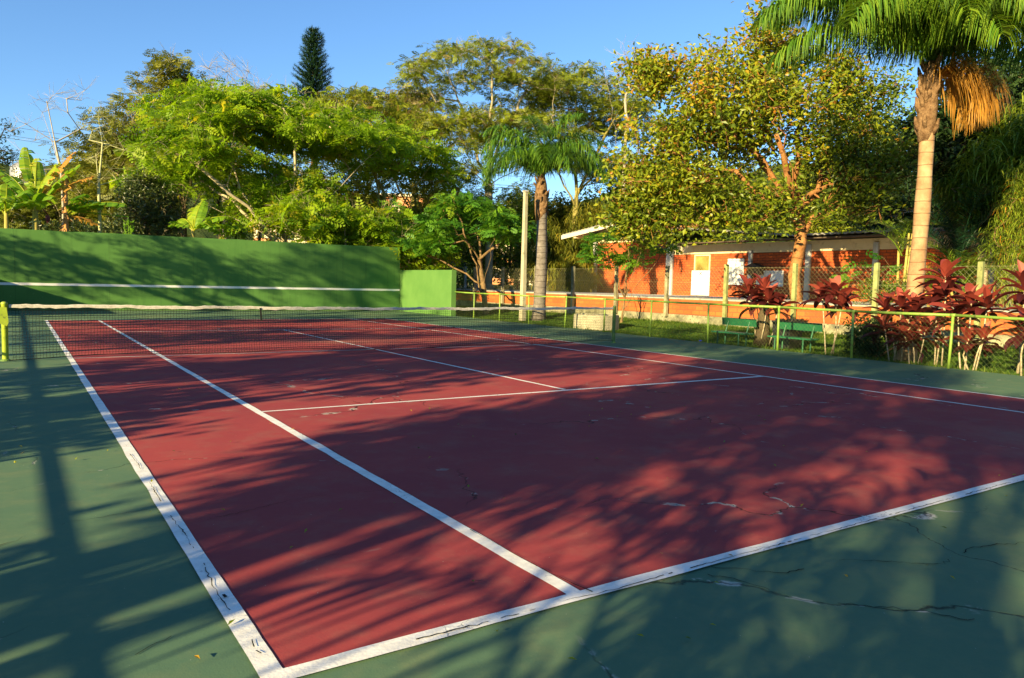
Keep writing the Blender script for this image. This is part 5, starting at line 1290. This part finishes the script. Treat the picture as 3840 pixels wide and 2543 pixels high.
filler('field_tree', 'sunlit green tree filling the gap between the rusty crown and the ringed palm', 2010, 330, 44, (2.6, 3.0, 3.4), 'leaf_broad_green', 'broad', 70, 60, .24, .11, 'bark_dark')
filler('field_tree', 'dark leafy tree behind the dead orange palm fronds', 2320, 250, 26, (2.0, 2.2, 2.2), 'leaf_dark', 'broad', 60, 70, .22, .11, 'bark_dark')
filler('field_tree', 'shaded green tree low behind the ringed trunk and areca palms', 2130, 480, 36, (2.8, 2.6, 2.2), 'leaf_dark', 'broad', 60, 70, .22, .1, 'bark_dark')
filler('field_tree', 'light green tree filling the view behind the concrete light pole', 1195, 500, 60, (2.6, 2.6, 2.6), 'leaf_umbrella', 'feather', 56, 20, .6, .1)
filler('field_tree', 'yellow green tree low between the small palm trunk and the clubhouse', 1300, 510, 64, (3.0, 2.6, 2.6), 'leaf_willow', 'broad', 60, 50, .28, .12)
filler('field_tree', 'olive tree between the greyish umbrella tree and the slim brown stems', 1040, 490, 58, (3.2, 2.6, 2.8), 'leaf_umbrella', 'feather', 60, 20, .6, .1, twigs=4)
# extra dark bare trunks above the wall
for k, (x, xt, yt, lab) in enumerate(((510, 505, 430, 'dark forked trunk with a few twigs behind the young banana plant'), (545, 540, 430, 'dark slanting trunk left of the leaning pale poinciana trunk'))):
    bare(lab, x, 39, [(x, 540), (xt, 470)], [(xt - 30, yt, .8), (xt + 25, yt - 15, .8), (xt, yt - 40, .8), (xt + 50, yt + 15, .8), (xt - 55, yt + 20, .8)], wz, .15, 'bark_dark', 'leaf_poinciana', 14, None, 'forked_tree', 3, .6, 'feather', .5, z0=0., spread=(.4, .4, .1))

# ------------------------------------------------------------------ tank, cables, far buildings, shed, playground, hills
c = G(70, 62, 0.)
root = thing('storage_tank', 'silver cylindrical storage tank rising behind the banana plants', 'tank', c)
b = MB(); b.lathe([(1.25, 0), (1.25, 9.6), (1.15, 10.0), (.6, 10.45), (0, 10.6)], c, 40); b.build('shell', 'metal_tank', root, True)
b = MB(); b.box((c[0] - .35, c[1] - .35, 10.5), (c[0] + .1, c[1] + .1, 11.2)); b.build('hatch', 'metal_tank', root)
b = MB(); b.tube([c + (1.2 * math.cos(a), 1.2 * math.sin(a), 10.35) for a in np.linspace(0, 6.283, 33)], .03, 5)
for a in np.linspace(0, 6.283, 13)[:-1]: b.tube([c + (1.2 * math.cos(a), 1.2 * math.sin(a), 9.8), c + (1.2 * math.cos(a), 1.2 * math.sin(a), 10.35)], .025, 5)
b.build('guard_rail', 'metal_tank', root)
for k, (yl, yr) in enumerate(((232, 350), (252, 372), (259, 378))):
    b = MB(); a, e_ = P(-500, yl - 30, 60), P(1250, yr + 60, 62); f = np.linspace(0, 1, 30)[:, None]; pts = a + (e_ - a) * f; pts[:, 2] -= (4 * f * (1 - f))[:, 0] * 1.2
    b.tube(pts, .014, 4); tag(b.build('utility_cable', 'cable_black'), ('upper thin cable crossing the sky at the left', 'middle thin cable crossing the sky at the left just under the upper one', 'lowest thin cable crossing the sky at the left')[k], 'cable', 'cables crossing the sky')


def apartments(label, x, d, w, dep, H, floors, wallm, trim, z0=1.0, roofm=None):
    c = G(x, d, z0); root = thing('apartment_building', label, 'building', c); R2 = np.array([RT[0], RT[1]]); R2 /= np.linalg.norm(R2); F2 = np.array([-R2[1], R2[0]])
    def pt(a, bq, z): return (*(c[:2] + R2 * a + F2 * bq), z0 + z)
    def bx(mb, a0, a1, b0, b1, z_0, z_1):
        v = [pt(a0, b0, z_0), pt(a1, b0, z_0), pt(a1, b1, z_0), pt(a0, b1, z_0), pt(a0, b0, z_1), pt(a1, b0, z_1), pt(a1, b1, z_1), pt(a0, b1, z_1)]
        mb.add(v, [(0, 3, 2, 1), (4, 5, 6, 7), (0, 1, 5, 4), (1, 2, 6, 5), (2, 3, 7, 6), (3, 0, 4, 7)])
    b = MB(); bx(b, -w / 2, w / 2, 0, dep, 0, H); b.build('wall', wallm, root)
    fh = H / floors; nw = max(2, int(w / 2.2))
    for f in range(floors):
        b = MB(); bx(b, -w * .46, -w * .05, -1.0, -.003, f * fh + .05, f * fh + .2); bx(b, -w * .46, -w * .05, -1.0, -.92, f * fh + .2, f * fh + 1.1); b.build('balcony', trim, root)
        for k in range(nw):
            a = -w / 2 + (k + .5) * w / nw; b = MB(); bx(b, a - .5, a + .5, -.05, -.003, f * fh + 1.0, f * fh + 2.2); b.build('window', 'glass_dark', root)
    b = MB(); bx(b, -w / 2 - .3, w / 2 + .3, -.4, dep + .3, H, H + .35); b.build('roof', roofm or trim, root)


apartments('orange and cream apartment tower glimpsed between the trees left of the umbrella trunk', 930, 105, 6, 8, 12.2, 5, 'apt_orange', 'apt_cream')
apartments('cream apartment block with orange trim half hidden behind the poinciana trunks', 655, 112, 9, 8, 8.5, 3, 'apt_cream', 'apt_orange', .5)
apartments('long low white house glimpsed just above the practice wall', 590, 88, 15, 7, 4.2, 1, 'house_white', 'apt_cream', .5, 'tile_red')
apartments('pale house with a red roof seen behind the small palm trunk', 1205, 118, 10, 8, 6.5, 2, 'apt_cream', 'apt_orange', 1.2, 'tile_red')

sp_ = G(1028, 62, 1.1); root = thing('open_shed', 'open shed with a sloping corrugated roof behind the low green side wall', 'shed', sp_)
R2 = np.array([RT[0], RT[1], 0]); R2 /= np.linalg.norm(R2); F2 = np.array([-R2[1], R2[0], 0])
b = MB(); n = 60; u = np.linspace(-1.7, 1.7, n); V = []
for f, z_ in ((0, 1.35), (2.6, 2.6)):
    V += [sp_ + R2 * a + F2 * f + (0, 0, z_ + .03 * math.sin(a * 24) - .02 * abs(a)) for a in u]
b.add(V, [(i, i + 1, i + 1 + n, i + n) for i in range(n - 1)]); b.build('roof', 'roof_fibre', root)
for a in (-1.5, 1.5):
    for f, z_ in ((.2, 1.4), (2.4, 2.45)):
        b = MB(); p = sp_ + R2 * a + F2 * f; b.tube([p - (0, 0, .1), p + (0, 0, z_)], .05, 6); b.build('post', 'bark_dark', root)

gz = lambda p: float(ground_z(np.array([p[0]]), np.array([p[1]]))[0])


def onfield(x, d): p = G(x, d); p[2] = gz(p) + .03; return p


p = onfield(1318, 92); root = thing('goal_frame', 'white football goal frame on the dry field beside the small palm trunk', 'goal', p)
b = MB(); b.tube([p, p + (0, 0, 2.2), p + (0, 0, 2.2) + R2 * 3.4, p + R2 * 3.4], .06, 6); b.build('frame', 'white_paint', root)
b = MB(); b.tube([p + (0, 0, 2.2), p + (0, 0, .1) + F2 * 1.2, p + (0, 0, .1) + F2 * 1.2 + R2 * 3.4, p + (0, 0, 2.2) + R2 * 3.4], .03, 5); b.build('stay', 'white_paint', root)
p = onfield(1395, 80); root = thing('climbing_frame', 'grey and yellow climbing frame on the field right of the small palm', 'play equipment', p)
for m_, o in (('column_grey', 0), ('play_yellow', 1.6)):
    b = MB(); b.tube([p + R2 * o, p + R2 * o + (0, 0, 2.1), p + R2 * o + F2 * 1.5 + (0, 0, 2.1), p + R2 * o + F2 * 1.5], .05, 6); b.build('frame', m_, root)
b = MB()
for h_ in (.7, 1.4, 2.1): b.tube([p + (0, 0, h_), p + R2 * 1.6 + (0, 0, h_)], .04, 6)
b.build('bar', 'fascia_white', root)
p = onfield(1195, 56); root = thing('play_bench', 'low red play table behind the second brick wall', 'play equipment', p)
b = MB(); b.bar(p + (0, 0, .55) - R2 * .3, p + (0, 0, .55) + R2 * 2.2, .5, .06); b.build('top', 'play_red', root)
for a in (0, 1.9): b = MB(); b.bar(p + R2 * a, p + R2 * (a + .15) + (0, 0, .52), .06, .06); b.build('leg', 'play_red', root)
p = onfield(1208, 72); root = thing('play_slide', 'small blue playground slide beside the light pole', 'play equipment', p)
b = MB(); b.bar(p + (0, 0, .2), p + (0, 0, 2.0) + R2 * .9, .5, .06); b.build('chute', 'play_blue', root)
b = MB(); b.tube([p + R2 * 1.1, p + R2 * .95 + (0, 0, 2.2)], .05, 6); b.tube([p + R2 * 1.1 + F2 * .5, p + R2 * .95 + F2 * .5 + (0, 0, 2.2)], .05, 6); b.build('ladder', 'play_cyan', root)
p = onfield(1080, 60); root = thing('seesaw', 'turquoise and green seesaw behind the low green side wall', 'play equipment', p)
b = MB(); b.tube([p - R2 * 1.6 + (0, 0, .45), p + R2 * 1.6 + (0, 0, .62)], .06, 6); b.build('beam', 'play_cyan', root)
b = MB(); b.tube([p, p + (0, 0, .55)], .07, 6); b.build('pivot', 'play_red', root)

hz = np.random.default_rng(151)
for k, (r_, hmax, wig) in enumerate(((430, 128, 4), (800, 175, 6))):
    th = np.linspace(-1.15, 1.15, 160) + (math.pi / 2 - YAW); rows = 16; hb = MB(); V = []
    prof = .62 + .18 * np.sin(th * 4.1 + k * 2) + .12 * np.sin(th * 9.3 + 1 + k) + .05 * np.sin(th * 23 + k)
    for j in range(rows):
        f = j / (rows - 1); rad = r_ * (1 + .55 * f)
        V.append(np.stack([CAM[0] + rad * np.cos(th), CAM[1] + rad * np.sin(th), -2 + hmax * prof * math.sin(f * math.pi / 2) + hz.normal(size=160) * wig * .35 * (f > .05)], 1))
    i, j = np.meshgrid(np.arange(159), np.arange(rows - 1)); o = (j * 160 + i).ravel()
    hb.add(np.concatenate(V), np.stack([o, o + 160, o + 161, o + 1], 1)); structure(hb.build('hills', 'hill_forest', None, True))

# ------------------------------------------------------------------ trees left of the court (outside the frame): they shade the court
sz = np.random.default_rng(161)


def shade(label, x, y, crown, leafm, kind, per, L, W, r=.2, spread=(.4, .4, .3), twigs=2, bark='bark_brown', pairs=5):
    base = np.array([x, y, -.05]); cl = np.concatenate([ellipsoid_pts(sz, n, c, rad, .3) for (c, rad, n) in crown])
    c0 = np.array(crown[0][0]); return tree('shade_tree', label, 'tree', [base, base * .5 + c0 * .5 + (0, 0, 0), c0 - (0, 0, crown[0][1][2] * .5)], cl, sz, r, .014, bark, leafm, kind, per, spread, L, W,
                                            'shade trees left of the court', step=.7, start=.4, twigs=twigs, tw_len=.8, pairs=pairs)


def broad_shade(label, x, y, h, rad, n=26):
    shade(label, x, y, [((x, y, h), rad, n)], 'leaf_broad_green', 'broad', 130, .26, .15, .16, (.38, .38, .26))


broad_shade('dense broadleaf shade tree beside the near left corner of the court', -10, -11.0, 5.8, (2.4, 2.4, 2.4), 24)
broad_shade('second dense shade tree a little farther along the left side', -10.5, -3.0, 5.4, (2.4, 2.0, 3.0), 34)
broad_shade('thin shade tree filling the gap between the two rows on the left', -13.5, -7.6, 6.6, (1.6, 1.0, 2.2), 20)
broad_shade('low shrubby tree at the left of the near service box', -8.6, 2.6, 2.5, (1.2, 1.6, 1.0), 9)
broad_shade('second low shrubby tree at the left of the near service box', -9.0, 5.6, 2.9, (1.2, 1.6, 1.2), 8)
broad_shade('third dense shade tree along the left side near the baseline', -10.2, 1.6, 5.8, (2.2, 2.0, 2.4), 17)
broad_shade('tall shade tree standing behind the first row on the left', -17, -6.0, 9.0, (3.0, 2.4, 2.6), 28)
broad_shade('second tall shade tree standing behind the first row on the left', -17, .4, 9.2, (3.0, 3.0, 2.6), 26)
broad_shade('third tall shade tree standing behind the first row on the left', -18, 6, 9.4, (3.0, 3.0, 2.4), 14)
broad_shade('fourth tall shade tree standing behind the first row on the left', -18, 12, 9.4, (3.0, 2.6, 2.2), 9)
broad_shade('tall shade tree far behind the photographer on the left', -18, -13.4, 8.4, (3.0, 2.6, 2.6), 26)
FT = ('leaf_poinciana', 'feather', 16, .7, .1)
shade('thin feathery shade tree left of the net', -12, 4.5, [((-12, 4.5, 5.2), (2.6, 2.2, 2.0), 22)], *FT)
shade('sparse shade tree left of the far service box', -11, 11, [((-11, 11, 5.0), (3.0, 2.6, 2.0), 22)], *FT)
shade('second sparse shade tree left of the far service box', -10, 17, [((-10, 17, 4.6), (2.6, 2.4, 2.0), 18)], *FT)
def lean_shade(label, base, mid, crown, per, r=.2):
    base = np.array(base, float); cl = np.concatenate([ellipsoid_pts(sz, n, c, rad, .2) for (c, rad, n) in crown])
    tree('shade_tree', label, 'tree', [base, np.array(mid, float)], cl, sz, r, .016, 'bark_brown', 'leaf_poinciana', 'feather', per, (.45, .3, .16), .6, group='shade trees left of the court', step=1.0, jit=.08, rise=.05, start=.7, twigs=3, tw_len=.9, tw_r=.012, pairs=5)


lean_shade('leaning shade tree with long limbs left of the practice wall', (-2.3, 25.0, -.05), (-3.0, 25.3, 2.6), [((-7, 25.5, 6.0), (3.2, 1.4, 1.7), 22), ((-11.5, 26, 5.6), (2.0, 1.2, 1.5), 12)], 13)
lean_shade('second leaning shade tree with long limbs left of the practice wall', (-5.5, 20.6, -.05), (-6.3, 20.8, 4.5), [((-11.5, 21, 9.3), (3.8, 1.4, 2.0), 26)], 13, .24)
fl = [(a, 60 + (k * 37) % 25, 1.0, 110 + (k * 53) % 30) for k, a in enumerate(range(0, 360, 26))]
palm('palm left of the near corner of the court outside the frame', (-8.2, -1.5, -.05), (-8.0, -1.4, 2.2), .18, .15, fl, 'palm_ringed', 'leaf_palm', np.random.default_rng(54), 2.0, .6, 50, .04, 10)
fl = [(a, 40 + (k * 37) % 45, 1.0, 80 + (k * 53) % 40) for k, a in enumerate(range(0, 360, 30))]
palm('low young palm just left of the photographer outside the frame', (-4.9, -3.1, -.05), (-4.9, -3.1, 1.2), .14, .12, fl, 'palm_ringed', 'leaf_palm', np.random.default_rng(55), 2.3, .5, 34, .05, 6)
light_pole(np.array([-5.2, 7.2, -.05]), 'matching concrete light pole on the left side of the court')
